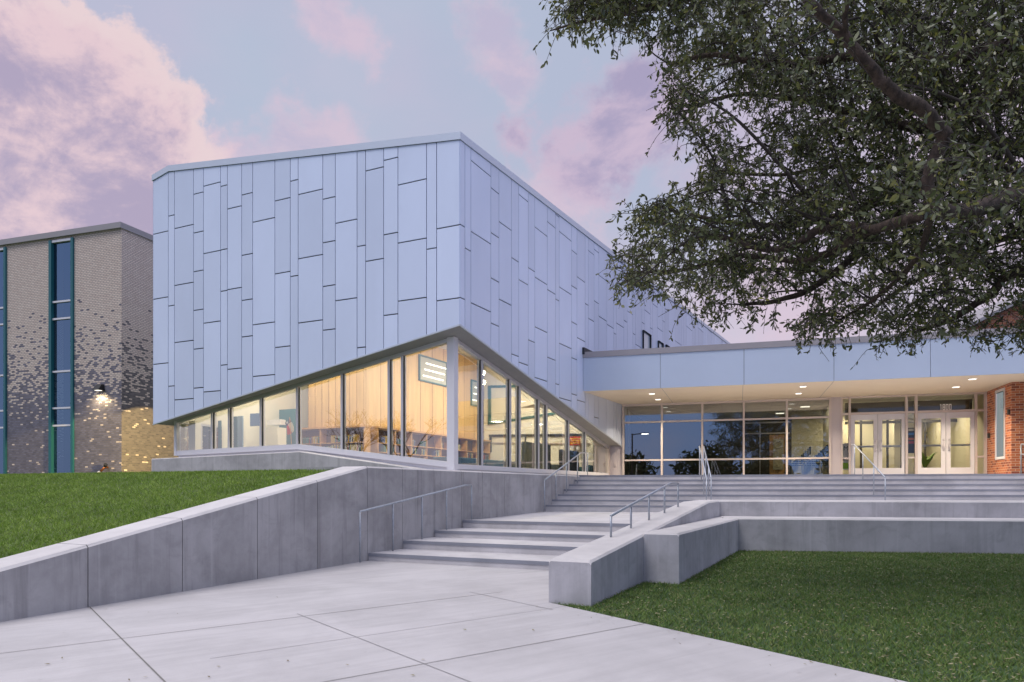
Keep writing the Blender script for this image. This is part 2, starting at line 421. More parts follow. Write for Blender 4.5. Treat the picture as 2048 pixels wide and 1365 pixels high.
PE = Vector((.417, 8.277)); PD = Vector((math.sin(R(34.8)), -math.cos(R(34.8))))      # path edge from the low wall's corner towards the viewer
def pathpoly():
    w = lambda s: M(WN, s, 0)
    r0 = M(-3.29, 10.9, 0); e = PE + PD * 26
    pl = [w(-20), (e.x, e.y), (PE.x, PE.y), M(-3.29, 8.0, 0), r0, M(WN + .0, 10.9, 0)]
    return [(p[0], p[1], path_z(p[0], p[1])) for p in pl]
bp = MB(); bp.poly(pathpoly(), M_path); path = bp.build('path', kind='structure')
def joint(p, d, a, b_, w=.012, m=M_joint):
    p, d = Vector(p), Vector(d).normalized(); q = Vector((-d.y, d.x)) * w / 2; e0, e1 = p + d * a, p + d * b_
    n = 10; bb = MB()
    for i in range(n):
        s0, s1 = e0.lerp(e1, i / n), e0.lerp(e1, (i + 1) / n)
        bb.poly([(r.x, r.y, path_z(r.x, r.y) + .004) for r in (s0 - q, s1 - q, s1 + q, s0 + q)], m)
    o = bb.build('expansion_joint', path, kind='structure'); return o
def gp(px, py):     # point of the path plane seen at px, py
    k = (px - CX) / F; g = .0149 * (D1.x * k + D1.y); Y = 1.409 / ((py - HZ) / F + g); return Vector((k * Y, Y))
j0 = gp(243, 1278)
def tW(p, d):      # distance along d until the retaining wall face
    return (WN - p.dot(NN)) / d.dot(NN)
def tE(p, d):      # until the path edge
    q = Vector((-PD.y, PD.x)); return (PE - p).dot(q) / d.dot(q)
joint(j0, _v, -9, tW(j0, _v), .012); joint(j0, _u, tW(j0, _u), tE(j0, _u), .010)
for px_, py_, w, mm in ((594, 1228, .010, M_joint2), (940, 1184.6, .010, M_joint2)):
    q = gp(px_, py_); joint(q, _v, -9 if px_ < 900 else -1.6, 0, w, mm)
for px_, py_, w, mm in ((780, 1341, .009, M_joint), (420, 1318, .008, M_joint2)):
    q = gp(px_, py_); joint(q, _u, -.9 if mm is M_joint else 0, tE(q, _u), w, mm)
def lawnL(x, y):
    s = D1.x * x + D1.y * y; n = NN.x * x + NN.y * y
    a = line(s, wallTop) - .05; top = EYE + .46
    h = .25; k = max(h - abs(a - top), 0) / h
    return min(a, top) - k * k * h / 4
xs = [-60 + 1.0 * i for i in range(56)]; 
b = MB(); S = [-12 + .6 * i for i in range(90)]; Q = [WN - WT + .05 - .7 * i for i in range(60)]
for s_ in S:
    for n_ in Q: p = M(n_, s_, 0); b.v.append((p.x, p.y, lawnL(p.x, p.y)))
for i in range(len(S) - 1):
    for j in range(len(Q) - 1):
        if not (S[i] > 14.6 and Q[j] > -18): b.f.append((i * 60 + j, (i + 1) * 60 + j, (i + 1) * 60 + j + 1, i * 60 + j + 1)); b.mi.append(0)
b.mats = [M_turf]; b.build('lawn', smooth=True, kind='structure')
def lawnRpoly():
    e = PE + PD * 26
    pl = [(PE.x, PE.y), (e.x, e.y), (30, e.y), (30, 14), (4.2, 15.2), (.5, 8.6)]
    return [(x, y, path_z(x, y) - .012) for x, y in pl]
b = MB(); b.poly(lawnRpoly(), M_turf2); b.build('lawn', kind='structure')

# ------------------------------------------------------------------ concrete walls
ret = thing('retaining_wall', 'long board-marked concrete retaining wall rising beside the path and running under the library glass', 'retaining wall', M(WN, 8, EYE - 1.3))
def wseg(s0, s1, nback, gap=.012):
    s0 += gap / 2; s1 -= gap / 2; b = MB(); ch = .03
    z0, z1 = line(s0, wallTop), line(s1, wallTop); zb = EYE - 1.75
    ring = lambda s, z: [M(WN, s, zb), M(nback, s, zb), M(nback, s, z), M(WN - ch, s, z), M(WN, s, z - ch)]
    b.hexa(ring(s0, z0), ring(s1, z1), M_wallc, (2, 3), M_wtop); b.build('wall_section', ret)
sj = [onN(px, WN)[0] for px in (-560, 0, 176, 365, 515, 635)]
edges = [-6, .6] + [s for s in sj[1:]] 
edges = [-6, 0.6, 2.3] + [onN(p, WN)[0] for p in (176, 365, 515, 635)] + [10.23]
for a, c in zip(edges, edges[1:]): wseg(a, c, WN - WT)
e2 = [10.23] + [onN(p, WN)[0] for p in (805, 868, 923, 965, 1009, 1048, 1085, 1118, 1145)] + [26.4]
for a, c in zip(e2, e2[1:]): wseg(a, c, -9.25, .010)
# core that closes the joints from behind
b = MB(); zb = EYE - 1.74
ring = lambda s, n0: [M(WN - .02, s, zb), M(n0, s, zb), M(n0, s, line(s, wallTop) - .03), M(WN - .02, s, line(s, wallTop) - .03)]
b.hexa(ring(.6, WN - WT + .02), ring(10.23, WN - WT + .02), M_joint); b.build('joint_filler', ret)
# plinth below the short glazed wall
PS = 14.45
nP0 = onS(303, PS)[0]; nP1 = onS(598, PS)[0]
plTop = [(nP0, zy(918, onS(303, PS)[1])), (nP1, zy(903, onS(598, PS)[1])), (-9.25, EYE + .43)]
b = MB(); pr = lambda n: [M(n, PS, EYE - 1.2), M(n, PS + .9, EYE - 1.2), M(n, PS + .9, line(n, plTop)), M(n, PS + .02, line(n, plTop)), M(n, PS, line(n, plTop) - .02)]
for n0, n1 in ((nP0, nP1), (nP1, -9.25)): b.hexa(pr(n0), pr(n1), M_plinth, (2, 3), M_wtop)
tag(b.build('plinth_wall'), 'low pale concrete plinth wall under the short glazed side, above the lawn', 'plinth wall')

def wing(n0, n1, s0, s1, z0, zk, sk, ze, name, label, mtl):
    """low wing wall: n0..n1 thick, top climbs from z0 at s0 to zk at sk then runs to ze at s1"""
    b = MB(); c = .025; zb = EYE - 1.75
    ring = lambda s, z: [M(n0, s, zb), M(n0, s, z - c), M(n0 + c, s, z), M(n1 - c, s, z), M(n1, s, z - c), M(n1, s, zb)]
    rs = [ring(s0, z0 - c), ring(s0 + c, z0), ring(sk, zk), ring(s1, ze)]
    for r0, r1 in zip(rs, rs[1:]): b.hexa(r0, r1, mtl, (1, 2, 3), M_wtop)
    return tag(b.build(name), label, 'low wall')
s0r = D1.dot(Vector((.417, 8.277)))
wing(-3.29, -2.78, s0r, 15.6, EYE - .80, EYE - .25, D1.dot(Vector((3.785, 13.93))), EYE - .237, 'wing_wall', 'sloping concrete wing wall beside the stairs with a handrail on its top', M_lowc)
s1r = D1.dot(Vector((2.0, 9.8)))
wing(-2.782, -2.293, s1r, 15.2, EYE - .595, EYE - .575, 14.4, EYE - .57, 'wing_wall', 'shorter concrete wing wall standing on the grass against the sloping one', M_lowc)
TW = Frame((4.29, 14.95), AS)             # upper terrace wall front
def terrace(o0, o1, u0, u1, z, name, label):
    b = MB(); c = .03; zb = EYE - 1.75
    ring = lambda u: [TW.P(u, o0, zb), TW.P(u, o1, zb), TW.P(u, o1, z), TW.P(u, o0 - c, z), TW.P(u, o0, z - c)]
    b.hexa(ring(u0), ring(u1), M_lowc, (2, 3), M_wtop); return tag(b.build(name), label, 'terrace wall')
terrace(0, -.6, -.3, 19, EYE - .237, 'terrace_wall', 'upper concrete terrace wall at the foot of the wide steps')
u0 = (Vector((4.45, 14.0)) - TW.o).dot(TW.U)
terrace(.87, .004, u0 - .35, 19, EYE - .562, 'terrace_wall', 'lower concrete seat wall along the back of the lawn')

# ------------------------------------------------------------------ stairs
st = thing('concrete_stairs', 'four broad pale concrete steps climbing from the path', 'stairs', M(-5.6, 10.3, EYE - 1.25))
nos = [onN(px, WN) + (py,) for px, py in ((736.6, 1106.8), (805.6, 1081.6), (868.6, 1061.4), (924.6, 1040.8))]
zs = [zy(py, Y) for s, Y, py in nos]; ss = [s for s, Y, py in nos] + [15.2]
for k in range(4):
    b = MB(); n0, n1 = WN + .002, -3.292; z = zs[k]; zb = EYE - 1.7 if k == 0 else zs[k - 1] - .1
    b.hexa([M(n0, ss[k] + .012, zb), M(n1, ss[k] + .012, zb), M(n1, ss[k + 1] + .3, zb), M(n0, ss[k + 1] + .3, zb)],
           [M(n0, ss[k] + .012, z - .055), M(n1, ss[k] + .012, z - .055), M(n1, ss[k + 1] + .3, z - .055), M(n0, ss[k + 1] + .3, z - .055)], M_step)
    b.hexa([M(n0, ss[k] + .05, z - .055), M(n1, ss[k] + .05, z - .055), M(n1, ss[k + 1] + .3, z - .055), M(n0, ss[k + 1] + .3, z - .055)],
           [M(n0, ss[k] + .05, z), M(n1, ss[k] + .05, z), M(n1, ss[k + 1] + .3, z), M(n0, ss[k + 1] + .3, z)], M_step)
    o = b.build('step', st)
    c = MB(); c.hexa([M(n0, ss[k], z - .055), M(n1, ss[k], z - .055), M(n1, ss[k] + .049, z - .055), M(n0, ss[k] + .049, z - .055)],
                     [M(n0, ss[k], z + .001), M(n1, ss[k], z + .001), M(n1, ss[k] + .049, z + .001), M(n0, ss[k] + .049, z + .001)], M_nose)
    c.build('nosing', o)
ST = Frame((2.054, 21.9), AS)             # top nosing of the wide flight
ZT = EYE + .408; RIS, TRD = (ZT - (EYE - .575)) / 7, .412
b = MB(); zl = EYE - .578
pts = [M(WN + .001, 14.9, 0), M(-3.292, 14.9, 0), M(-3.292, 15.5, 0), TW.P(19, -.59, 0), ST.P(24, 0, 0), ST.P(-2, 0, 0)]
b.poly([(p.x, p.y, zl - (.096 if i < 3 else 0)) for i, p in enumerate(pts)], M_step); b.build('landing', kind='structure')
wf = thing('concrete_stairs', 'wide flight of seven grey concrete steps up to the glazed entrance', 'stairs', ST.P(6, 1, EYE - .58))
for k in range(7):
    z = EYE - .575 + RIS * (k + 1); o_ = TRD * (6 - k); b = MB()
    u0 = -1.5; u1 = 24; back = o_ - TRD - .1 if k < 6 else -.35
    zb = z - RIS - .12
    b.hexa([ST.P(u0, o_ - .01, zb), ST.P(u1, o_ - .01, zb), ST.P(u1, back, zb), ST.P(u0, back, zb)],
           [ST.P(u0, o_ - .01, z - .05), ST.P(u1, o_ - .01, z - .05), ST.P(u1, back, z - .05), ST.P(u0, back, z - .05)], M_step)
    b.hexa([ST.P(u0, o_ - .05, z - .05), ST.P(u1, o_ - .05, z - .05), ST.P(u1, back, z - .05), ST.P(u0, back, z - .05)],
           [ST.P(u0, o_ - .05, z), ST.P(u1, o_ - .05, z), ST.P(u1, back, z), ST.P(u0, back, z)], M_step)
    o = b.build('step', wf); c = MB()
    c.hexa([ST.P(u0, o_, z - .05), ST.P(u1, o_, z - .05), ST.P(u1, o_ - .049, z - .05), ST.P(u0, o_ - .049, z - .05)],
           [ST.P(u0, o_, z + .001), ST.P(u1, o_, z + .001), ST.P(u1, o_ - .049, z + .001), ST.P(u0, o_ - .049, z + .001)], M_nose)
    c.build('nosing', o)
EN = Frame((13.42, 24.6), AE)             # glazed entrance wall
b = MB(); b.poly([(p.x, p.y, ZT - .004) for p in (ST.P(-1.2, -.3, 0), ST.P(24, -.3, 0), EN.P(12, -.02, 0), EN.P(-11, -.02, 0))], M_step); b.build('entrance_landing', kind='structure')

# ------------------------------------------------------------------ handrails
def rail(label, pts, posts, r=.019, name='handrail'):
    h = thing(name, label, 'handrail', posts[0][1], 'galvanised handrails on the steps')
    MB().tube(pts, r, M_rail, 12).build('rail', h, smooth=True)
    for top, base in posts: MB().tube([base, top], r * .85, M_rail, 10).build('post', h, smooth=True)
    return h
def pN(px, py, n): s, Y = onN(px, n); return M(n, s, zy(py, Y))
n1 = WN + .10
rail('galvanised handrail against the tall concrete wall beside the four broad steps', [pN(720, 1024, n1), pN(930, 971, n1), pN(943, 971, n1)],
     [(pN(x, a, n1), pN(x, c, n1)) for x, a, c in ((720, 1024, 1125), (786, 1007, 1102), (844, 993, 1080), (893, 980, 1062), (943, 971, 1040))])
rail('galvanised handrail climbing under the library glass at the end of the wide flight', [pN(1089, 961, n1), pN(1162, 906, n1), pN(1175, 906, n1)],
     [(pN(x, a, n1), pN(x, c, n1)) for x, a, c in ((1089, 961, 1020), (1112, 943, 1004), (1133, 928, 985), (1155, 911, 967), (1175, 906, 953))])
n3 = -3.14
def wz(s): return line(s, [(s0r, EYE - .80), (D1.dot(Vector((3.785, 13.93))), EYE - .25), (20, EYE - .237)])
def pw(px): s, Y = onN(px, n3); return M(n3, s, wz(s) - .01)
rail('galvanised handrail fixed along the top of the sloping wing wall', [pN(1222, 1032, n3), pN(1341, 967, n3), pN(1356, 967, n3)],
     [(pN(x, a, n3), pw(x)) for x, a in ((1222, 1032), (1262, 1010), (1298, 991), (1329, 974), (1356, 967))])
def stairrail(px, label, dbl):
    u, Y = ST.at(px, -.3); a = ST.P(u, -.45, ZT + .86); c = ST.P(u, 2.35, ZT - .99 + .86)
    uu = [u] if not dbl else [u - .06, u + .06]
    h = thing('handrail', label, 'handrail', ST.P(u, 1, EYE), 'galvanised handrails on the steps')
    for q in uu:
        A, C_ = ST.P(q, -.45, ZT + .86), ST.P(q, 2.35, ZT - .13)
        MB().tube([ST.P(q, -.75, ZT + .86), A, C_], .018, M_rail, 12).build('rail', h, smooth=True)
        for t in (0, .30, .66, 1):
            p = A.lerp(C_, t); o_ = lerp(-.45, 2.35, t); k = 6 - int(max(0, o_ + .02) / TRD) if o_ > 0 else 6
            if t == .30 and not dbl: pass
            zb = ZT - RIS * math.ceil(max(0, o_) / TRD) - .02
            MB().tube([(p.x, p.y, zb), p], .015, M_rail, 10).build('post', h, smooth=True)
stairrail(1404, 'pair of galvanised rails seen end-on in the middle of the wide flight', True)
stairrail(1712, 'galvanised handrail coming down the wide flight before the double doors', False)
u, Y = EN.at(2042, 2.3)
h = thing('handrail', 'short galvanised guard rail at the top of the steps beside the red brick wall', 'handrail', EN.P(u, 2.3, ZT), 'galvanised handrails on the steps')
for zz in (.92, .62): MB().tube([EN.P(u, 2.3, ZT + zz), EN.P(u + 3, 2.3, ZT + zz)], .022, M_rail, 10).build('rail', h, smooth=True)
for k in range(3): MB().tube([EN.P(u + k * 1.5, 2.3, ZT - .02), EN.P(u + k * 1.5, 2.3, ZT + .92)], .02, M_rail, 10).build('post', h, smooth=True)

# ------------------------------------------------------------------ library: shell, cladding, windows
SF, NF, SW, NW = 14.38, -8.44, 14.89, -8.93       # panel faces and the set-back glazing planes
lib = thing('library_building', 'angular two-storey library clad in staggered pale blue-grey metal panels above a glazed wedge', 'building', M(-12, 18, EYE + .3))
nL = onS(306, SF)[0]
def zS(px, py): n, Y = onS(px, SF); return n, zy(py, Y)
def zN(px, py): s, Y = onN(px, NF); return s, zy(py, Y)
topS = [zS(306, 351), zS(338, 332), (NF, zS(920, 265)[1])]
topN = [(SF, topS[-1][1]), (zN(1460, 687)[0] + 6, 0)]
sE, zE_ = zN(1460, 687); topN = [(SF, topS[-1][1]), (sE + 6, lerp(topS[-1][1], zE_, (sE + 6 - SF) / (sE - SF)))]
botS = [zS(306, 848), (NF, zS(920, 648)[1])]
sT, zT_ = zN(1244, 892); sT2 = zN(1262, 800)[0]
botN = [(SF, botS[-1][1]), (sT, zT_), (sT + .6, zT_ - .02), (sT + .65, EYE + 3.3), (sE + 6, EYE + 3.3)]
CAPH = .17
def clad(name, P, cols, top, bot, parent, capdrop=CAPH):
    """individual panels with open joints over a dark backing; P(t,z,d) maps to space, d out of the face"""
    b = MB(); gv, gh, th = .010, .019, .03
    for t0, t1, js in cols:
        zt0, zt1 = line(t0, top) - capdrop - .01, line(t1, top) - capdrop - .01
        zb0, zb1 = line(t0, bot), line(t1, bot)
        lv = sorted([j for j in js], reverse=True)
        edges_ = [99.] + lv + [-99.]
        for hi, lo in zip(edges_, edges_[1:]):
            a0, a1 = t0 + gv / 1, t1 - gv / 1
            h0, h1 = min(hi - gh / 1.3, zt0), min(hi - gh / 1.3, zt1)
            l0, l1 = max(lo + gh / 1.3, zb0), max(lo + gh / 1.3, zb1)
            if h0 - l0 < .01 and h1 - l1 < .01: continue
            h0, h1 = max(h0, l0), max(h1, l1)
            fr = [P(a0, l0, 0), P(a1, l1, 0), P(a1, h1, 0), P(a0, h0, 0)]
            bk = [P(a0, l0, -th), P(a1, l1, -th), P(a1, h1, -th), P(a0, h0, -th)]
            k = len(b.v); b.v += [tuple(q) for q in fr + bk]
            for q in ((0, 1, 2, 3), (0, 4, 5, 1), (1, 5, 6, 2), (2, 6, 7, 3), (3, 7, 4, 0)):
                b.f.append(tuple(k + i for i in q)); b.mi.append(b.mat(M_panel))
    o = b.build(name, parent)
    c = MB(); d = -.032
    ts = sorted(set([cols[0][0]] + [t for t, _ in top if cols[0][0] < t < cols[-1][1]] + [t for t, _ in bot if cols[0][0] < t < cols[-1][1]] + [cols[-1][1]]))
    for a, e in zip(ts, ts[1:]):
        c.poly([P(a, line(a + 1e-4, bot) + .01, d), P(e, line(e - 1e-4, bot) + .01, d), P(e, line(e - 1e-4, top) - .05, d), P(a, line(a + 1e-4, top) - .05, d)], M_dark)
    c.build('backing', o); return o
zx, zyv = 640 / 1456, 640 / 1456
colS = [12, 83, 111, 198, 243, 321, 352, 417, 467, 568, 638, 674, 786, 843, 942, 981, 1063, 1128, 1258, 1304, 1411]
jS = [(468, 766, 1064), (390, 800, 1166), (440, 701, 963, 1226), (288, 465, 642, 819, 996, 1174), (247, 556, 875, 1190), (254, 544, 733, 1070), (353, 722, 1087),
      (291, 567, 773, 940), (410, 881, 1118), (316, 650, 987), (230, 665), (282, 577, 872), (310, 509, 709, 909), (416, 771), (528, 990), (178, 592), (132, 472, 841),
      (237, 504, 771), (540,), (441, 771)]
def mkS():
    cols = []
    for i, js in enumerate(jS):
        x0, x1 = 300 + colS[i] * zx, 300 + colS[i + 1] * zx
        t0 = nL if i == 0 else onS(x0, SF)[0]; t1 = NF - .004 if i == len(jS) - 1 else onS(x1, SF)[0]
        cols.append((t0, t1, [zS((x0 + x1) / 2, 260 + j * zx)[1] for j in js]))
    return cols
clad('panel_cladding', lambda t, z, d: M(t, SF - d, z), mkS(), topS, botS, lib)
zk = 580 / 1320
colN = [47, 68, 95, 186, 223, 280, 313, 356, 386, 443, 480, 497, 553, 578, 615, 630, 656, 677, 714, 745, 757, 791, 807, 832, 844, 873, 886, 912, 922, 944, 968, 978, 996]
jN = [(437, 768), (545,), (176, 491, 808), (278, 480, 684, 887), (438, 785), (592, 1026), (311, 694, 1065), (637, 962), (464, 688, 910, 1136), (433, 738, 1042),
      (391, 775, 1158), (485, 733, 984, 1227), (557, 717, 880, 1042, 1205), (682, 955, 1235), (795,), (560, 866), (552, 785, 1310), (675, 860), (895,), (928,), (735, 890), (740, 872),
      (833,), (765, 930), (985,), (700, 880), (830,), (752, 905), (800,), (770, 910), (872,), (820,)]
def mkN():
    cols = []; rr = random.Random(5)
    for i, js in enumerate(jN):
        x0, x1 = 900 + colN[i] * zk, 900 + colN[i + 1] * zk
        t0 = SF + .004 if i == 0 else onN(x0, NF)[0]; t1 = onN(x1, NF)[0]
        cols.append((t0, t1, [zN((x0 + x1) / 2, 260 + j * zk)[1] for j in js]))
    t = cols[-1][1]; i = 0
    while t < sE + 5.5:
        w = rr.choice([.45, .6, .8, 1.0, 1.2, 1.35]); zz = EYE + 3.4 + rr.random() * 2; js = []
        while zz < 13: js.append(zz); zz += rr.choice([1.9, 2.6, 3.1])
        cols.append((t, t + w, js)); t += w
    return cols
colsN = mkN(); topN2 = topN
clad('panel_cladding', lambda t, z, d: M(NF + d, t, z), colsN, topN, botN, lib)
# west return of the panels and far end
b = MB(); tw = [(SF, topS[0][1]), (50, topS[0][1] + .5)]
b.poly([M(nL, SF + .002, botS[0][1]), M(nL, 26, botS[0][1]), M(nL, 26, topS[0][1] - .1), M(nL, SF + .002, topS[0][1] - .1)], M_panel); b.build('panel_cladding', lib)
sEnd = colsN[-1][1]
b = MB(); b.poly([M(NF, sEnd, EYE + 2), M(NF - 14, sEnd, EYE + 2), M(NF - 14, sEnd, line(sEnd, topN) - .1), M(NF, sEnd, line(sEnd, topN) - .1)], M_panel)
b.build('panel_cladding', lib); b = MB(); b.poly([M(NF - 14, sEnd, EYE - 1), M(NF - 14, 26, EYE - 1), M(NF - 14, 26, EYE + 9), M(NF - 14, sEnd, EYE + 9)], M_panel); b.build('panel_cladding', lib)
# roof deck and parapet cap
b = MB(); b.poly([M(nL + .1, SF + .1, topS[0][1] - .3), M(topS[1][0], SF + .1, topS[1][1] - .3), M(NF - .1, SF + .1, topS[2][1] - .3), M(NF - .1, sEnd - .1, topS[2][1] - .3), M(nL + .1, sEnd - .1, topS[2][1] - .3)], M_dark); b.build('roof', lib)
b = MB(); d = .03
def caprun(P, pts):
    for (a, za), (e, ze) in zip(pts, pts[1:]):
        b.hexa([P(a, za - CAPH, d), P(a, za - CAPH, -.4), P(a, za, -.4), P(a, za, d)], [P(e, ze - CAPH, d), P(e, ze - CAPH, -.4), P(e, ze, -.4), P(e, ze, d)], M_cap)
caprun(lambda t, z, dd: M(t, SF - dd, z), [(nL - .02, topS[0][1]), topS[1], (NF - .41, line(NF - .41, topS))])
b.hexa([M(NF - .41, SF - d, line(NF - .41, topS) - CAPH), M(NF + d, SF - d, topS[2][1] - CAPH), M(NF + d, SF + .4, line(SF + .4, topN) - CAPH), M(NF - .41, SF + .4, line(SF + .4, topN) - CAPH)],
       [M(NF - .41, SF - d, line(NF - .41, topS)), M(NF + d, SF - d, topS[2][1]), M(NF + d, SF + .4, line(SF + .4, topN)), M(NF - .41, SF + .4, line(SF + .4, topN))], M_cap)
caprun(lambda t, z, dd: M(NF + dd, t, z), [(SF + .401, line(SF + .401, topN)), (sEnd, line(sEnd, topN))])
b.build('parapet_cap', lib)
# sloping soffit between the panels and the glass
nWE = onS(352, SW)[0]; 
hdS = [(nWE, zy(842, onS(352, SW)[1])), (NW, zy(675, 17.31))]
sWE, YWE = onN(1216, NW); hdN = [(SW, hdS[1][1]), (sWE, zy(893, YWE))]
b = MB(); e = .004
oL, oC, oR = M(nL, SF + .02, botS[0][1] - e), M(NF - .02, SF + .02, botS[1][1] - e), M(NF - .02, sT, zT_ - e)
iL, iC, iR = M(nWE, SW, hdS[0][1]), M(NW, SW, hdS[1][1]), M(NW, sWE, hdN[1][1])
b.poly([oL, oC, iC, iL], M_soffit); b.poly([oC, oR, iR, iC], M_soffit)
b.poly([M(nL, SF + .02, botS[0][1] - e), iL, M(nWE, 26, hdS[0][1]), M(nL, 26, botS[0][1] - e)], M_soffit)
b.build('soffit', lib)
b = MB()   # drip edge under the panels
for (a, za), (c, zc), f in ((botS[0], botS[1], lambda t, z, d_: M(t, SF - d_, z)), (botN[0], botN[1], lambda t, z, d_: M(NF + d_, t, z))):
    b.hexa([f(a, za - .035, .012), f(a, za - .035, -.03), f(a, za, -.03), f(a, za, .012)], [f(c, zc - .035, .012), f(c, zc - .035, -.03), f(c, zc, -.03), f(c, zc, .012)], M_cap)
b.build('drip_edge', lib)

def curtain(P, head, sill, mull, ends, sillh, parent, gmat, name='window', mw=.06, md=.10, fm=M_alum, glassd=.0):
    """glazed run: P(t,z,d), head/sill height lines, mullion positions; every bay is a window with a pane"""
    xs_ = [ends[0]] + list(mull) + [ends[1]]
    f = MB()
    for (a, c) in zip(xs_, xs_[1:]):
        for fn, h, m_ in ((lambda t: line(t, head) - .09, .09, fm), (lambda t: line(t, sill), sillh, M_white)):
            f.hexa([P(a, fn(a), .05), P(a, fn(a), -.06), P(a, fn(a) + h, -.06), P(a, fn(a) + h, .05)], [P(c, fn(c), .05), P(c, fn(c), -.06), P(c, fn(c) + h, -.06), P(c, fn(c) + h, .05)], m_)
    for t in mull:
        z0, z1 = line(t, sill) + sillh + .001, line(t, head) - .091
        f.hexa([P(t - mw / 2, z0, .055), P(t + mw / 2, z0, .055), P(t + mw / 2, z0, -md), P(t - mw / 2, z0, -md)],
               [P(t - mw / 2, z1, .055), P(t + mw / 2, z1, .055), P(t + mw / 2, z1, -md), P(t - mw / 2, z1, -md)], fm)
        g = .012
        for sgn in (-1, 1):
            e0 = t + sgn * mw / 2; e1 = e0 + sgn * g
            f.hexa([P(e0, z0, .02), P(e1, z0, .02), P(e1, z0, -.02), P(e0, z0, -.02)], [P(e0, z1, .02), P(e1, z1, .02), P(e1, z1, -.02), P(e0, z1, -.02)], M_gasket)
    for (a, c) in zip(xs_, xs_[1:]):
        f.hexa([P(a, EYE + .1, -.02), P(a, EYE + .1, -.07), P(a, line(a, sill) - .001, -.07), P(a, line(a, sill) - .001, -.02)], [P(c, EYE + .1, -.02), P(c, EYE + .1, -.07), P(c, line(c, sill) - .001, -.07), P(c, line(c, sill) - .001, -.02)], M_white)
    f.build('window_frame', parent)
    for a, c in zip(xs_, xs_[1:]):
        a2, c2 = a + .02, c - .02
        p = MB().poly([P(a2, line(a2, sill) + sillh - .01, 0), P(c2, line(c2, sill) + sillh - .01, 0), P(c2, line(c2, head) - .08, 0), P(a2, line(a2, head) - .08, 0)], gmat)
        p.build('window_pane', parent)
zW = lambda px, py: (onS(px, SW)[0], zy(py, onS(px, SW)[1]))
silS = [zW(352, 912), zW(598, 899), (NW, EYE + .495)]
mS = [onS(x, SW)[0] for x in (426, 460, 523.5, 596.5, 685.5, 779.5, 806)]
curtain(lambda t, z, d: M(t, SW - d, z), hdS, silS, mS, (nWE + .08, NW - .12), .14, lib, M_glassL)
silN = [(SW, EYE + .475), (sWE, EYE + .475)]
mN = [onN(x, NW)[0] for x in (961.5, 1018, 1037, 1075, 1091, 1135, 1169)]
curtain(lambda t, z, d: M(NW + d, t, z), hdN, silN, mN, (SW + .12, sWE - .06), .12, lib, M_glassL, mw=.07, md=.09)
b = MB(); b.box(M(NW - .03, SW + .03, (EYE + .40 + hdS[1][1]) / 2), N3 * .10, D3 * .10, Z3 * ((hdS[1][1] - EYE - .40) / 2), M_white); b.build('corner_post', lib, bevel=.004); b = MB()
b.box(M(nWE + .03, SW + .02, (silS[0][1] + hdS[0][1]) / 2), N3 * .05, D3 * .08, Z3 * ((hdS[0][1] - silS[0][1]) / 2), M_white); b.build('end_post', lib, bevel=.004); b = MB()
b.box(M(NW - .02, sWE - .02, (EYE + .4 + hdN[1][1]) / 2), N3 * .08, D3 * .05, Z3 * ((hdN[1][1] - EYE - .4) / 2), M_frameE)
b.build('end_post', lib, bevel=.004)
# west glazing (returns along the brick building)
curtain(lambda t, z, d: M(nWE + .03 - d, t, z), [(SW, hdS[0][1]), (30, hdS[0][1])], [(SW, silS[0][1]), (30, silS[0][1])], [15.7], (SW + .1, 16.5), .12, lib, M_glassL)
t = thing('soffit_lamp', 'small lamp under the panel overhang washing the side of the brick building', 'lamp', M(nWE - .25, 17.2, hdS[0][1]))
MB().box(M(nWE - .25, 17.2, hdS[0][1] - .06), N3 * .08, D3 * .15, Z3 * .015, M_lampw).build('lens', t); MB().box(M(nWE - .25, 17.2, hdS[0][1] - .025), N3 * .09, D3 * .16, Z3 * .02, M_black).build('housing', t)
l = bpy.data.objects.new('lamp_light', bpy.data.lights.new('lamp_light', 'SPOT')); COL.objects.link(l); l.location = M(nWE - .25, 17.2, hdS[0][1] - .16)
l.rotation_euler = (l.location - Vector((-14.7, 29.0, EYE + .9))).to_track_quat('Z', 'Y').to_euler(); l.data.spot_size = R(36); l.data.spot_blend = .12; l.data.shadow_soft_size = .03; l.data.energy = 5200; l.data.color = (1, .74, .30); attach(l, t)
# interior shell
FZ, CZ = EYE + .30, EYE + 5.6
b = MB(); b.poly([M(nWE + .1, SW + .1, FZ), M(NW - .1, SW + .1, FZ), M(NW - .1, 28.6, FZ), M(nWE + .1, 28.6, FZ)], M_ifloor); b.build('interior_floor', lib)
b = MB(); b.poly([M(nWE + .1, SW + .02, CZ), M(NW - .02, SW + .02, CZ), M(NW - .02, 28.6, CZ), M(nWE + .1, 28.6, CZ)], M_iceil)
for k in range(9):
    s_ = 16 + 1.35 * k; b.box(M(-13, s_, CZ - .012), N3 * 4.1, D3 * .012, Z3 * .01, M_post)
b.build('interior_ceiling', lib)
b = MB()   # back of the sloping heads, rear and side walls
b.poly([M(nWE, SW + .16, hdS[0][1] - .05), M(NW - .16, SW + .16, hdS[1][1] - .05), M(NW - .16, SW + .16, CZ), M(nWE, SW + .16, CZ)], M_iwall)
b.poly([M(NW - .16, SW + .16, hdN[0][1] - .05), M(NW - .16, sWE, hdN[1][1] - .05), M(NW - .16, 28.6, hdN[1][1] - .05), M(NW - .16, 28.6, CZ), M(NW - .16, SW + .16, CZ)], M_iwall)
b.poly([M(-15.3, 28.15, FZ - .3), M(NW + .3, 28.15, FZ - .3), M(NW + .3, 28.15, CZ), M(-15.3, 28.15, CZ)], M_iwall)
b.poly([M(nWE + .1, 16.5, FZ - .3), M(nWE + .1, 28.6, FZ - .3), M(nWE + .1, 28.6, CZ), M(nWE + .1, 16.5, CZ)], M_iwall)
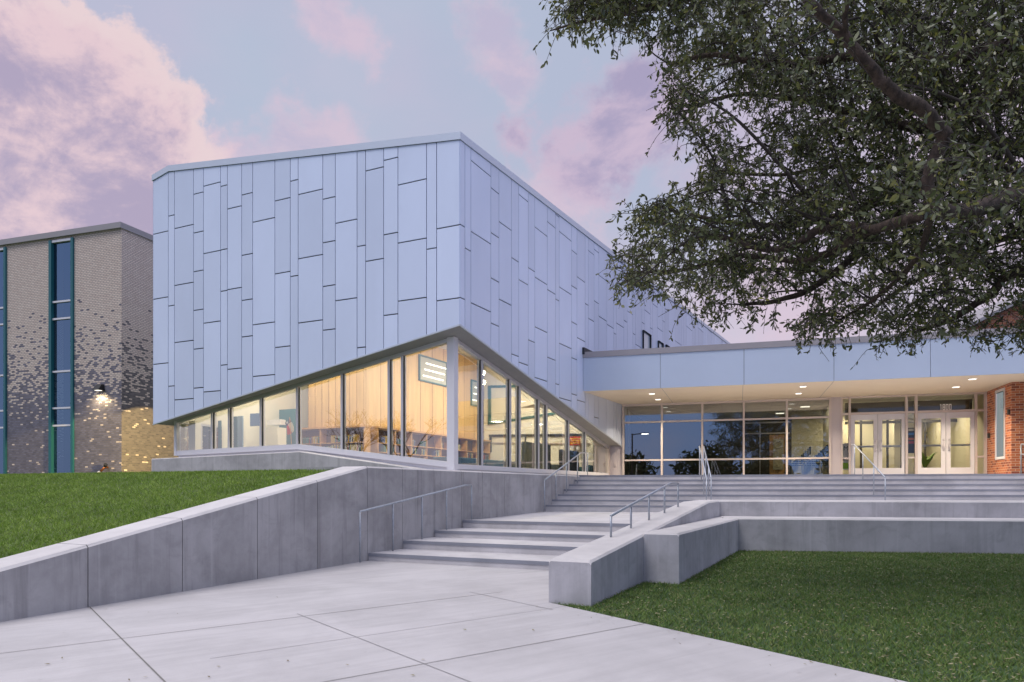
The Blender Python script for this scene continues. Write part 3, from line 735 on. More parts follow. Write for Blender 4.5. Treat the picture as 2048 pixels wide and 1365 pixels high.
b.poly([M(nWE + .1, 14.9, hdS[0][1] - .03), M(nWE + .1, 16.5, hdS[0][1] - .03), M(nWE + .1, 16.5, CZ), M(nWE + .1, 14.9, CZ)], M_iwall)
b.poly([M(nWE, 21.5, FZ), M(-18.0, 21.5, FZ), M(-18.0, 21.5, CZ), M(nWE, 21.5, CZ)], M_iwall)
b.build('interior_wall', lib)
b = MB()   # maple-clad core
nA = onS(617, 19.7)[0]
b.poly([M(nA, 19.7, FZ), M(-15.3, 19.7, FZ), M(-15.3, 19.7, CZ - .01), M(nA, 19.7, CZ - .01)], M_wood)
b.poly([M(-15.3, 19.7, FZ), M(-15.3, 28.1, FZ), M(-15.3, 28.1, CZ - .01), M(-15.3, 19.7, CZ - .01)], M_wood)
b.poly([M(nA, 19.7, FZ), M(nA, 24, FZ), M(nA, 24, CZ - .01), M(nA, 19.7, CZ - .01)], M_iwall)
for i in range(9): t = lerp(nA, -15.3, i / 8); b.box(M(t, 19.696, (FZ + CZ) / 2), N3 * .008, D3 * .003, Z3 * ((CZ - FZ) / 2 - .02), M_seam)
for i in range(11): t = lerp(19.8, 28.1, i / 10); b.box(M(-15.297, t, (FZ + CZ) / 2), N3 * .003, D3 * .008, Z3 * ((CZ - FZ) / 2 - .02), M_seam)
b.build('maple_wall', lib)
M_winlit = mat('office_bright', (.42, .44, .44), .8)
def iwin(px0, py0, px1, py1):   # upper interior window in the maple wall
    s0, Y0 = onN(px0, -15.3); s1, Y1 = onN(px1, -15.3); z1, z0 = zy(py0, Y0), zy(py1, Y1)
    w = MB(); fr = .05
    for a, c, e0, e1 in ((s0, s1, z1, z1 + fr), (s0, s1, z0 - fr, z0), (s0 - fr, s0, z0 - fr, z1 + fr), (s1, s1 + fr, z0 - fr, z1 + fr)):
        w.box(M(-15.27, (a + c) / 2, (e0 + e1) / 2), N3 * .04, D3 * ((c - a) / 2), Z3 * ((e1 - e0) / 2), M_teal)
    o = w.build('interior_window', lib)
    p = MB().poly([M(-15.285, s0, z0), M(-15.285, s1, z0), M(-15.285, s1, z1), M(-15.285, s0, z1)], M_winlit)
    for k in range(3):
        zz = lerp(z0, z1, .2 + .28 * k); p.box(M(-15.275, (s0 + s1) / 2 + .1 * k, zz), N3 * .005, D3 * ((s1 - s0) * .38), Z3 * .025, glow('tube_light', (1, .96, .86), 2.2))
    p.build('window_pane', o)
iwin(838, 712, 892, 772); iwin(942, 762, 956, 812)
b = MB()   # teal-framed opening and trims on the rear wall
def bS(px, py, s=28.12): n, Y = onS(px, s); return M(n, s, zy(py, Y))
def bar(px0, py0, px1, py1, w=.09, m=M_teal, s=28.12):
    a, c = bS(px0, py0, s), bS(px1, py1, s); d_ = (c - a); q = D3 * .03; n_ = d_.cross(D3).normalized() * w / 2
    b.hexa([a - n_ - q, a + n_ - q, a + n_ + q, a - n_ + q], [c - n_ - q, c + n_ - q, c + n_ + q, c - n_ + q], m)
bar(979, 772, 979, 849, .14); bar(976, 774, 1075, 772, .10); bar(976, 848, 1110, 827); bar(978, 872, 1170, 870, .10, M_gasket); bar(981, 873, 981, 905, .09, M_gasket)
bar(1051, 874, 1051, 892, .05, M_gasket); bar(978, 886, 1180, 888, .04, M_post)
b.build('wall_trim', lib)

# ------------------------------------------------------------------ library contents
def pendant(n, s, z, label):
    t = thing('pendant_lamp', label, 'lamp', M(n, s, CZ), 'pendant lamps in the library')
    MB().tube([M(n, s, z), M(n, s, CZ)], .012, M_black, 6).build('cord', t)
    MB().ball(M(n, s, z), .09, M_lampw).build('globe', t, smooth=True)
    l = bpy.data.objects.new('bulb', bpy.data.lights.new('bulb', 'POINT')); COL.objects.link(l); l.location = M(n, s, z - .15); l.data.energy = 40; l.data.color = (1, .82, .55); l.data.shadow_soft_size = .1; attach(l, t)
Yp = 27.0; kx = (966 - CX) / F; q = Vector((kx * Yp, Yp)); pendant(q.dot(NN), q.dot(D1), zy(746, Yp), 'small glowing pendant globe, the higher of two by the library corner')
q = Vector(((967 - CX) / F * 28, 28)); pendant(q.dot(NN), q.dot(D1), zy(765, 28), 'small glowing pendant globe, the lower of two by the library corner')
def troffer(n, s, e, label):
    t = thing('ceiling_lamp', label, 'lamp', M(n, s, CZ), 'ceiling lamps in the library')
    MB().box(M(n, s, CZ - .05), N3 * .6, D3 * .12, Z3 * .02, M_white).build('housing', t)
    MB().box(M(n, s, CZ - .08), N3 * .58, D3 * .10, Z3 * .008, M_lamp).build('diffuser', t)
    l = bpy.data.objects.new('lamp_light', bpy.data.lights.new('lamp_light', 'AREA')); COL.objects.link(l); l.location = M(n, s, CZ - .12)
    l.data.shape = 'RECTANGLE'; l.data.size = 1.2; l.data.size_y = .3; l.data.energy = e; l.data.color = (1, .88, .68); attach(l, t)
for n, s, e, wd in ((-16.8, 17.2, 190, 'over the bookcase by the short glass side'), (-12.5, 17.3, 230, 'nearest the glazed corner'), (-12.0, 21, 300, 'in the middle of the reading room'), (-11.8, 25.2, 430, 'by the rear wall')):
    troffer(n, s, e, 'linear ceiling lamp in the library ' + wd)
bookm = [mat('book_spine_%d' % i, c, .6) for i, c in enumerate(((.25, .03, .03), (.03, .07, .2), (.03, .15, .09), (.5, .42, .2), (.02, .02, .03), (.5, .5, .48), (.3, .12, .03), (.08, .2, .25), (.45, .3, .05)))]
bk_me = []
for i, m_ in enumerate(bookm):
    w = .022 + .012 * random.random(); hh = .20 + .05 * random.random(); g = MB()
    g.box((0, 0, hh / 2), (w / 2, 0, 0), (0, .075, 0), (0, 0, hh / 2), m_); g.box((0, -.0755, hh * .8), (w / 2 - .003, 0, 0), (0, .0008, 0), (0, 0, .012), bookm[5 if i != 5 else 4])
    o = g.build('book'); bk_me.append((o.data, w)); bpy.data.objects.remove(o)
nbook = [0]
def books(P, a0, a1, z, rot, fill):
    a = a0
    while a < a1 - .06 and nbook[0] < 290:
        if random.random() > fill: a += .2 + random.random() * .35; continue
        for _ in range(random.randint(4, 11)):
            me, w = random.choice(bk_me)
            if a + w > a1 - .02: break
            o = bpy.data.objects.new('book', me); COL.objects.link(o); o.location = P(a + w / 2, z); o.rotation_euler = (0, random.choice((0, 0, 0, .06)), rot)
            tag(o, 'small book with a coloured spine standing on a library bookcase shelf', 'book', 'books on the library shelves'); nbook[0] += 1; a += w * 2.1
M_cback = mat('bookcase_back', (.11, .06, .035), .7)
def bookcase(P, L, ax, ay, nb, label, rot, rows, fill, H=1.8, end=True):
    """P(a,d,z): a along the front, d depth behind it"""
    t = thing('bookcase', label, 'bookcase', P(L / 2, .2, 0), 'maple bookcases in the library')
    c = MB(); dp = .17
    c.box(P(L / 2, dp, H - .02), ax * (L / 2 + .03), ay * (dp + .02), Z3 * .03, M_case)
    c.box(P(L / 2, dp * 2, H / 2), ax * (L / 2), ay * .012, Z3 * (H / 2 - .06), M_cback)
    for i in range(nb + 1): c.box(P(L * i / nb, dp, H / 2 - .03), ax * .018, ay * (dp - .01), Z3 * (H / 2 - .03), M_case)
    c.build('carcass', t)
    for k, zz in enumerate((.05, .33, .63, .94, 1.25)):
        f = MB(); [f.box(P(L * (i + .5) / nb, dp - .01, zz), ax * (L / nb / 2 - .02), ay * (dp - .015), Z3 * .012, M_case) for i in range(nb)]
        f.build('shelf', t)
        if zz in rows:
            for i in range(nb): books(lambda a, z: P(a, .10, z), L * i / nb + .03, L * (i + 1) / nb - .02, zz + .013, rot, fill)
ra = math.atan2(NN.y, NN.x)
bookcase(lambda a, d, z: M(nA - .1 + a, 19.33 + d, FZ + z), -15.02 - nA + .1, N3, D3, 3, 'long maple bookcase facing the short glazed side, below the maple wall', ra, (.63, .94, 1.25), .85)
bookcase(lambda a, d, z: M(-14.85 - d, 19.9 + a, FZ + z), 8.0, D3, -N3, 8, 'longest maple bookcase running back along the maple wall', ra + math.pi / 2, (.63, .94, 1.25), .55)
tv = M(-14.85, 19.33, FZ)
def sofa(n, s, w, label, m_=M_tealf, hi=.5, grp='teal lounge seats by the long glass wall'):
    t = thing('lounge_chair', label, 'lounge chair', M(n, s, FZ), grp)
    MB().box(M(n, s, FZ + .22), N3 * .36, D3 * w, Z3 * .13, m_).build('seat', t, bevel=.03)
    MB().box(M(n + .30, s, FZ + .36 + hi / 2), N3 * .08, D3 * w, Z3 * (hi / 2), m_).build('backrest', t, bevel=.04)
    for k in (-1, 1): MB().box(M(n - .02, s + k * (w + .07), FZ + .32), N3 * .36, D3 * .065, Z3 * .22, m_).build('armrest', t, bevel=.03)
    for i in (-1, 1):
        for k in (-1, 1): MB().tube([M(n + i * .28, s + k * w * .8, FZ), M(n + i * .28, s + k * w * .8, FZ + .1)], .02, M_black, 6).build('leg', t)
sofa(-10.0, 16.9, .5, 'teal lounge chair nearest the glazed corner post', M_tealf, .17); sofa(-10.1, 18.6, .55, 'teal lounge chair second from the glazed corner post', M_tealf, .17)
sofa(-9.9, 21.2, 1.0, 'navy settee shape added for a dark reflection in the middle of the long glass wall', M_navy, .8); sofa(-9.9, 24.0, .8, 'smaller navy settee shape added for the dark reflection behind the handrail', M_navy, .7)  # both navy settees are added in place of a dark reflection in the glass
sofa(-10.0, 26.6, .4, 'low teal seat at the far end of the long glass wall', M_tealf, .25)
t = thing('display_board', 'teal display board beside the flag with a pale cabinet in front', 'board', M(-17.2, 19.8, FZ))
for nm, c, hx, hz, m_, dd in (('board', -16.9, 0, 0, M_teal, 0),): pass
def pS(px, py, s): n, Y = onS(px, s); return n, zy(py, Y)
def plate(name, px0, py0, px1, py1, s, m_, par, th=.02):
    n0, z1 = pS(px0, py0, s); n1, z0 = pS(px1, py1, s)
    return MB().box(M((n0 + n1) / 2, s, (z0 + z1) / 2), N3 * ((n1 - n0) / 2), D3 * th, Z3 * ((z1 - z0) / 2), m_).build(name, par)
plate('board', 532, 822, 592, 925, 19.0, M_teal, t); plate('cabinet', 537, 857, 564, 925, 18.2, M_iwall, t, .2); plate('paper_stack', 540, 841, 566, 850, 18.3, M_white, t, .12)
t = thing('door_set', 'teal framed glazed doors in the side room at the far left of the library', 'door', M(-18.2, 19, FZ))
plate('door_leaf', 466, 834, 474, 925, 16.6, M_teal, t); plate('side_panel', 476, 833, 486, 925, 16.6, mat('blue_glass', (.25, .38, .55), .2), t); plate('noticeboard', 501, 828, 520, 852, 17.4, mat('blue_poster', (.10, .20, .42), .6), t)
plate('frame', 437, 842, 442, 925, 16.1, M_teal, t); plate('column', 383, 843, 396, 912, 15.25, M_iwall, t, .1)
# state flag hanging from a tilted staff: blue hoist with a white star, white over red
fs = 17.2
t = thing('flag', 'small flag with a white star on blue, hanging from a tilted staff', 'flag', M(onS(578, fs)[0], fs, zy(880, onS(578, fs)[1])))
def fq(a, c):   # local flag coordinates -> space: a across, c down, tilted
    px = 569.5 + a * 11.5 - c * 0 + c * 6.0; py = 846 - a * 9 + c * 20; n, Y = onS(px, fs); return M(n, fs + .03 * math.sin(a * 5 + c * 4), zy(py, Y))
def fpoly(name, r, m_):
    g = MB(); a0, c0, a1, c1 = r
    for i in range(4):
        for j in range(4): g.poly([fq(lerp(a0, a1, i / 4), lerp(c0, c1, j / 4)), fq(lerp(a0, a1, (i + 1) / 4), lerp(c0, c1, j / 4)), fq(lerp(a0, a1, (i + 1) / 4), lerp(c0, c1, (j + 1) / 4)), fq(lerp(a0, a1, i / 4), lerp(c0, c1, (j + 1) / 4))], m_)
    return g.build(name, t)
fpoly('blue_band', (0, 0, 1, .36), mat('flag_blue', (.02, .035, .12), .8)); fpoly('red_band', (0, .36, .5, 1.25), mat('flag_red', (.55, .02, .03), .8)); fpoly('white_band', (.5, .36, 1, 1.25), mat('flag_white', (.75, .73, .68), .8))
g = MB(); c0 = fq(.45, .18); pts = [c0 - D3 * .035 + (N3 * math.sin(math.pi * k / 5) + Z3 * math.cos(math.pi * k / 5)) * (.06 if k % 2 == 0 else .024) for k in range(10)]
g.poly(pts, M_white); g.build('star', t)
MB().tube([fq(-.05, 2.6), fq(1.02, -.1)], .012, M_case, 6).build('staff', t)
t = thing('poster', 'red and yellow poster with papers below on the rear library wall', 'poster', bS(1150, 885))
s_ = 27.9
plate('poster_sheet', 1139, 874, 1160, 890, s_, mat('poster_red', (.50, .05, .02), .7), t, .01)
for k in range(3): plate('yellow_stripe', 1140, 877 + k * 4.5, 1159, 878.2 + k * 4.5, s_ - .015, mat('poster_yellow', (.75, .5, .05), .7), t, .004)
for x, y in ((1141, 892), (1153, 893), (1143, 902), (1154, 904)): plate('paper', x, y, x + 6, y + 7, s_, M_white, t, .008)

# ------------------------------------------------------------------ entrance building
ent = thing('entrance_building', 'low entrance building with a deep pale canopy over glazed walls and double doors', 'building', EN.P(0, -2, ZT))
FO = Vector((2.326, 23.75)).dot(EN.M) - EN.o.dot(EN.M)
uF0 = EN.at(1166, FO)[0]; uC1 = 22.0
zFt = zy(716, 23.75) ; zCt = zy(705, 23.75); zFb = zy(783, 23.75)
js = [uF0] + [EN.at(x, FO)[0] for x in (1320.5, 1488, 1668, 1861)]; js += [js[-1] + 3.05 * k for k in (1, 2)] 
b = MB()
for a, c in zip(js, js[1:]):
    g = .006; b.box(EN.P((a + c) / 2, FO - .02, (zFt + zFb) / 2), EN.U3() * ((c - a) / 2 - g), EN.M3() * .02, Z3 * ((zFt - zFb) / 2), M_canopy)
b.poly([EN.P(uF0 + .01, FO - .035, zFb + .01), EN.P(js[-1], FO - .035, zFb + .01), EN.P(js[-1], FO - .035, zFt), EN.P(uF0 + .01, FO - .035, zFt)], M_dark)
b.poly([EN.P(uF0, FO - .001, zFb), EN.P(uF0, -1, zFb), EN.P(uF0, -1, zFt), EN.P(uF0, FO - .001, zFt)], M_canopy)
b.build('fascia', ent)
b = MB(); b.box(EN.P((uF0 + js[-1]) / 2, FO - .17, (zFt + zCt) / 2 + .002), EN.U3() * ((js[-1] - uF0) / 2 + .02), EN.M3() * .2, Z3 * ((zCt - zFt) / 2), M_ccap); b.build('coping', ent)
b = MB(); b.poly([EN.P(uF0 + .02, FO - .2, zCt - .1), EN.P(js[-1], FO - .2, zCt - .1), EN.P(js[-1], -14, zCt - .1), EN.P(uF0 - 2, -14, zCt - .1)], M_dark); b.build('roof', ent)
b = MB(); b.poly([EN.P(uF0 + .001, FO - .003, zFb - .002), EN.P(js[-1], FO - .003, zFb - .002), EN.P(js[-1], -.05, zFb - .002), EN.P(uF0 - 3.5, -.05, zFb - .002)], M_csoff)
uS = [EN.at(1323, FO)[0], EN.at(1486, FO)[0], EN.at(1668, FO)[0]]
for u in uS: b.box(EN.P(u, FO / 2, zFb - .003), EN.U3() * .006, EN.M3() * (FO / 2 - .05), Z3 * .0012, M_soffit)
b.build('canopy_soffit', ent)
def downlight(px, py):
    k = (px - CX) / F; Y = (zFb - EYE) * F / (HZ - py); p = Vector((k * Y, Y))
    u = (p - EN.o).dot(EN.U); o = (p - EN.o).dot(EN.M)
    t = MB().box(EN.P(u, o, zFb - .012), EN.U3() * .10, EN.M3() * .10, Z3 * .008, M_white).build('downlight', ent)
    MB().box(EN.P(u, o, zFb - .023), EN.U3() * .085, EN.M3() * .085, Z3 * .004, M_lamp).build('lens', t)
    l = bpy.data.objects.new('downlight_lamp', bpy.data.lights.new('downlight_lamp', 'AREA')); COL.objects.link(l); l.location = EN.P(u, o, zFb - .04)
    l.data.size = .2; l.data.spread = R(125); l.data.energy = 92; l.data.color = (1, .83, .60); attach(l, ent)
for q in ((1304, 787), (1316, 798.5), (1606, 772.5), (1597, 786.5), (1945, 757.5), (1912, 773.5)): downlight(*q)
# walls, frames and panes
uA, uB = EN.at(1247, 0)[0], EN.at(1660, 0)[0]
b = MB(); uJ = EN.at(1212, 0)[0]
b.poly([EN.P(uJ - .5, 0.01, ZT - .05), EN.P(uA - .02, 0.01, ZT - .05), EN.P(uA - .02, 0.01, zFb), EN.P(uJ - .5, .01, zFb)], M_post)
uK0, uK1 = EN.at(1661.5, 0)[0], EN.at(1682, 0)[0]
b.build('wall', ent); b = MB(); b.box(EN.P((uK0 + uK1) / 2, 0, (ZT + zFb) / 2), EN.U3() * ((uK1 - uK0) / 2), EN.M3() * .05, Z3 * ((zFb - ZT) / 2 - .003), M_post)
b.build('column_panel', ent)
o = MB().box(EN.P(EN.at(1231, 0)[0], .03, zy(929, 27.5)), EN.U3() * .04, EN.M3() * .02, Z3 * .07, M_post).build('outlet_cover', ent)
def zE(py, px=1450): return zy(py, EN.at(px, 0)[1])
zr = [ZT + .06, zE(919), zE(840.5), zFb - .06]
um = [EN.at(x, 0)[0] for x in (1247, 1324, 1404.5, 1487.5, 1573.5, 1660)]
f = MB()
for i, u in enumerate(um): f.box(EN.P(u, .02, (ZT + zFb) / 2), EN.U3() * .035, EN.M3() * .07, Z3 * ((zFb - ZT) / 2 - .004), M_frameE)
for i, (a, c) in enumerate(zip(um, um[1:])):
    for z, h in ((ZT + .03, .03), (zr[1], .03), (zr[2], .03), (zFb - .045, .04)):
        f.box(EN.P((a + c) / 2, .015, z), EN.U3() * ((c - a) / 2 - .036), EN.M3() * .06, Z3 * h, M_frameE)
f.build('window_frame', ent)
for a, c in zip(um, um[1:]):
    for z0, z1 in ((ZT + .06, zr[1] - .03), (zr[1] + .03, zr[2] - .03), (zr[2] + .03, zFb - .085)):
        MB().poly([EN.P(a + .03, 0, z0 - .005), EN.P(c - .03, 0, z0 - .005), EN.P(c - .03, 0, z1 + .005), EN.P(a + .03, 0, z1 + .005)], M_glassE).build('window_pane', ent)
ud = lambda zx_: EN.at(1640 + zx_ * .2198, 0)[0]
zd = lambda zy_, zx_=900: zE(720 + zy_ * .2198, 1640 + zx_ * .2198)
zTB, zTT = zd(486, 500), zFb - .05      # transom bar, head
f = MB()
def fb(z0x, z1x, z0, z1, d=.06, m_=M_frameE, b_=None):
    (b_ or f).box(EN.P((ud(z0x) + ud(z1x)) / 2, 0, (z0 + z1) / 2), EN.U3() * ((ud(z1x) - ud(z0x)) / 2), EN.M3() * d, Z3 * ((z1 - z0) / 2), m_)
for a, c in ((188, 204), (259, 278), (773, 796), (860, 884), (1404, 1426), (1488, 1512)): fb(a, c, ZT, zFb - .004, .075)
for a, c in ((204, 259), (796, 860), (1426, 1488)):
    fb(a, c, zTT - .02, zFb - .004); fb(a, c, zTB - .04, zTB + .03); fb(a, c, ZT + .62, ZT + .68); fb(a, c, ZT, ZT + .09)
for a, c in ((278, 773), (884, 1404)): fb(a, c, zTT - .02, zFb - .004); fb(a, c, zTB - .04, zTB + .035)
f.build('door_frame', ent)
def pane(a, c, z0, z1, par, d=0, m_=M_glassD): return MB().poly([EN.P(ud(a), d, z0), EN.P(ud(c), d, z0), EN.P(ud(c), d, z1), EN.P(ud(a), d, z1)], m_).build('window_pane', par)
for a, c in ((204, 259), (796, 860), (1426, 1488)): pane(a, c, ZT + .09, ZT + .62, ent); pane(a, c, ZT + .68, zTB - .04, ent); pane(a, c, zTB + .03, zTT - .02, ent)
for a, c in ((278, 773), (884, 1404)): pane(a, c, zTB + .03, zTT - .02, ent)
for a, c, g0, g1, hx in ((279, 524, 315, 487, 500), (527, 772, 565, 742, 545), (885, 1142, 922, 1100, 1118), (1145, 1403, 1186, 1367, 1168)):
    dz0, dz1 = ZT + .01, zTB - .045; gz0, gz1 = ZT + .30, zd(538, 900)
    if a < 600: gz1 = zd(548, 500)
    d_ = MB()
    fb(a + 1, g0, dz0, dz1, .03, M_white, d_); fb(g1, c - 1, dz0, dz1, .03, M_white, d_); fb(g0, g1, gz1, dz1, .03, M_white, d_); fb(g0, g1, dz0, gz0, .03, M_white, d_)
    d_ = d_.build('door', ent); pane(g0, g1, gz0, gz1, d_)
    hb = MB(); hb.box(EN.P((ud(g0) + ud(g1)) / 2, -.05, ZT + 1.05), EN.U3() * ((ud(g1) - ud(g0)) / 2), EN.M3() * .02, Z3 * .03, M_alum); hb.build('push_bar', d_)
    uh = ud(hx); MB().tube([EN.P(uh, .03, ZT + .88), EN.P(uh + .03, .10, ZT + .90), EN.P(uh - .02, .11, ZT + 1.06), EN.P(uh + .03, .10, ZT + 1.22), EN.P(uh, .03, ZT + 1.24)], .014, M_alum, 8).build('handle', d_, smooth=True)
# house number 1800 on the transom glass, drawn from bars
M_num = mat('number_white', (.88, .87, .85), .5)
nb_ = MB(); hgt = zd(410, 1150) - zd(463, 1150); seg = {'1': ((.5, 0, .75, 1), (.25, .82, .5, 1)), '8': ((0, 0, .26, 1), (.74, 0, 1, 1), (.26, 0, .74, .16), (.26, .84, .74, 1), (.26, .42, .74, .58)), '0': ((0, 0, .26, 1), (.74, 0, 1, 1), (.26, 0, .74, .16), (.26, .84, .74, 1))}
u0 = ud(1086); dw = (ud(1202) - ud(1086)) / 4.0
for i, ch in enumerate('1800'):
    for x0, y0, x1, y1 in seg[ch]:
        w_ = dw * .78; nb_.box(EN.P(u0 + i * dw + (x0 + x1) / 2 * w_, .012, zTB + .04 + (y0 + y1) / 2 * hgt), EN.U3() * ((x1 - x0) * w_ / 2), EN.M3() * .008, Z3 * ((y1 - y0) * hgt / 2), M_num)
nb_.build('house_number', ent)
# lobby behind the glass
b = MB(); uL, uR, dB = uA - .05, ud(1515), -6.5
b.poly([EN.P(uL, -.06, ZT), EN.P(uR, -.06, ZT), EN.P(uR, -9, ZT), EN.P(uL, -9, ZT)], mat('lobby_floor', (.16, .15, .14), .5)); b.build('interior_floor', ent)
b = MB(); b.poly([EN.P(uL, -.06, zFb - .03), EN.P(uR, -.06, zFb - .03), EN.P(uR, -9, zFb - .03), EN.P(uL, -9, zFb - .03)], M_iceil)
for k in range(1, 9): b.box(EN.P((uL + uR) / 2, -k * .9, zFb - .034), EN.U3() * ((uR - uL) / 2), EN.M3() * .012, Z3 * .003, M_post)
k = uL
while k < uR: b.box(EN.P(k, -4.5, zFb - .034), EN.U3() * .012, EN.M3() * 4.4, Z3 * .0025, M_post); k += .9
b.build('interior_ceiling', ent)
M_cream = mat('cream_wall', (.60, .55, .42), .85); M_brown = mat('dark_partition', (.06, .045, .035), .6)
uP = ud(150)
b = MB(); b.poly([EN.P(uL, dB, ZT), EN.P(uP, dB, ZT), EN.P(uP, dB, zFb), EN.P(uL, dB, zFb)], M_brown)
b.poly([EN.P(uP, -.1, ZT), EN.P(uP, -4.2, ZT), EN.P(uP, -4.2, zFb), EN.P(uP, -.1, zFb)], M_cream)
b.poly([EN.P(uL, -.1, ZT), EN.P(uL, dB, ZT), EN.P(uL, dB, zFb), EN.P(uL, -.1, zFb)], M_brown)
b.poly([EN.P(uP + .02, -8, ZT), EN.P(uR, -8, ZT), EN.P(uR, -8, zFb), EN.P(uP + .02, -8, zFb)], M_cream)
b.poly([EN.P(uR, -.1, ZT), EN.P(uR, -8, ZT), EN.P(uR, -8, zFb), EN.P(uR, -.1, zFb)], M_cream)
uQ = EN.at(1583, dB)[0]; b.poly([EN.P(uQ, dB + .01, ZT), EN.P(uP + 3, dB + .01, ZT), EN.P(uP + 3, dB + .01, zFb - .035), EN.P(uQ, dB + .01, zFb - .035)], M_cream)
b.build('interior_wall', ent)
def eb(par, name, px0, px1, py0, py1, o, m_, th=.04):
    u0, Y0 = EN.at(px0, o); u1, Y1 = EN.at(px1, o); Ym = (Y0 + Y1) / 2
    z1, z0 = zy(py0, Ym), zy(py1, Ym); return MB().box(EN.P((u0 + u1) / 2, o, (z0 + z1) / 2), EN.U3() * ((u1 - u0) / 2), EN.M3() * th, Z3 * ((z1 - z0) / 2), m_).build(name, par)
dk = mat('lobby_frame', (.05, .043, .036), .5)
o = eb(ent, 'interior_door', 1539, 1569, 870, 958, dB + .06, M_case); eb(o, 'door_light', 1546, 1567, 878, 940, dB + .12, mat('door_window', (.45, .40, .28), .4), .02)
g = MB(); u_, Y_ = EN.at(1557, dB + .16); g.tube([EN.P(u_ + math.cos(2 * math.pi * i / 20) * .16, dB + .16, zy(889, Y_) + math.sin(2 * math.pi * i / 20) * .16) for i in range(21)], .03, mat('wreath', (.55, .5, .4), .8), 8); g.build('wreath', o)
for x0, x1, y0, y1 in ((1519, 1521, 846, 955), (1490, 1580, 866, 868.5), (1574, 1576, 846, 955), (1490, 1582, 844, 847)): eb(ent, 'partition_bar', x0, x1, y0, y1, dB + .08, M_post)
vb = -3.4
fr = MB()
for x in (1700, 1722, 1757, 1775, 1803, 1850, 1893, 1918, 1950):
    u_, Y_ = EN.at(x, vb); fr.box(EN.P(u_, vb, (ZT + zFb) / 2 - .2), EN.U3() * .035, EN.M3() * .05, Z3 * ((zFb - ZT) / 2 - .22), dk)
u0, u1 = EN.at(1690, vb)[0], EN.at(1968, vb)[0]
for z, h in ((ZT + 2.15, .05), (ZT + 2.51, .24)): fr.box(EN.P((u0 + u1) / 2, vb + .01, z), EN.U3() * ((u1 - u0) / 2), EN.M3() * .045, Z3 * h, dk)
fr.build('vestibule_frame', ent)
MB().box(EN.P((ud(280) + ud(1500)) / 2, -1.4, ZT + 2.52), EN.U3() * ((ud(1500) - ud(280)) / 2), EN.M3() * .06, Z3 * .19, mat('bulkhead', (.10, .09, .07), .8)).build('bulkhead', ent)
def lobbylamp(u, o, e):
    t = MB().box(EN.P(u, o, zFb - .045), EN.U3() * .16, EN.M3() * .08, Z3 * .01, M_lamp).build('interior_lamp', ent)
    l = bpy.data.objects.new('lobby_light', bpy.data.lights.new('lobby_light', 'AREA')); COL.objects.link(l); l.location = EN.P(u, o, zFb - .07); l.data.size = .5; l.data.energy = e; l.data.color = (1, .86, .60); attach(l, ent)
lobbylamp(ud(520), -2.2, 55); lobbylamp(ud(1150), -2.3, 65); lobbylamp(ud(500), -5.6, 60); lobbylamp(ud(1200), -5.8, 60); lobbylamp(EN.at(1610, -2.5)[0], -2.5, 22); lobbylamp(EN.at(1560, -4.8)[0], -4.8, 14)
def sheet(name, label, px0, px1, py0, py1, o, m_):
    u0, Y0 = EN.at(px0, o); u1, _ = EN.at(px1, o); t = thing(name, label, name.replace('_', ' '), EN.P((u0 + u1) / 2, o, zy(py1, Y0))); eb(t, 'sheet', px0, px1, py0, py1, o, m_, .006); return t
t = sheet('poster', 'white and lime green poster with large letters in the narrow sidelight left of the doors', 1686, 1696.5, 887, 940, -.06, M_white)
eb(t, 'green_band', 1686, 1696.5, 926, 938, -.05, mat('lime', (.35, .62, .08), .6), .006)
fc = bpy.data.curves.new('lettering', 'FONT'); fc.body = 'MA'; fc.size = .22; fc.extrude = .002; fo = bpy.data.objects.new('lettering', fc); COL.objects.link(fo)
u_, Y_ = EN.at(1686.5, -.045); fo.matrix_world = Matrix.Translation(EN.P(u_, -.045, zy(901.5, Y_))) @ Matrix.Rotation(-AE, 4, 'Z') @ Matrix.Rotation(R(90), 4, 'X'); fc.materials.append(M_black)
fc2 = bpy.data.meshes.new_from_object(fo); mw_ = fo.matrix_world.copy(); bpy.data.objects.remove(fo); fo = bpy.data.objects.new('lettering', fc2); COL.objects.link(fo); fo.location = mw_.translation; fo.rotation_euler = (R(90), 0, -AE); attach(fo, t)
t = sheet('poster', 'dark poster with orange and blue print in the sidelight between the double doors', 1815.5, 1829, 856, 907, -.06, M_black)
for i, (c, y) in enumerate((((.6, .15, .03), 876), ((.05, .2, .45), 866), ((.7, .6, .4), 858), ((.5, .06, .05), 883))): eb(t, 'printed_band', 1817, 1828, y, y + 4.5, -.05, mat('print_%d' % i, c, .6), .006)
t = sheet('noticeboard', 'cream noticeboard with photographs seen through the right-hand doors', 1846, 1864, 857, 886, -7.9, mat('cream_board', (.7, .62, .42), .8))
for i in range(10): eb(t, 'photo_print', 1848 + (i % 5) * 3.2, 1850.3 + (i % 5) * 3.2, 864 + (i // 5) * 8, 869 + (i // 5) * 8, -7.85, bookm[i % 9], .006)
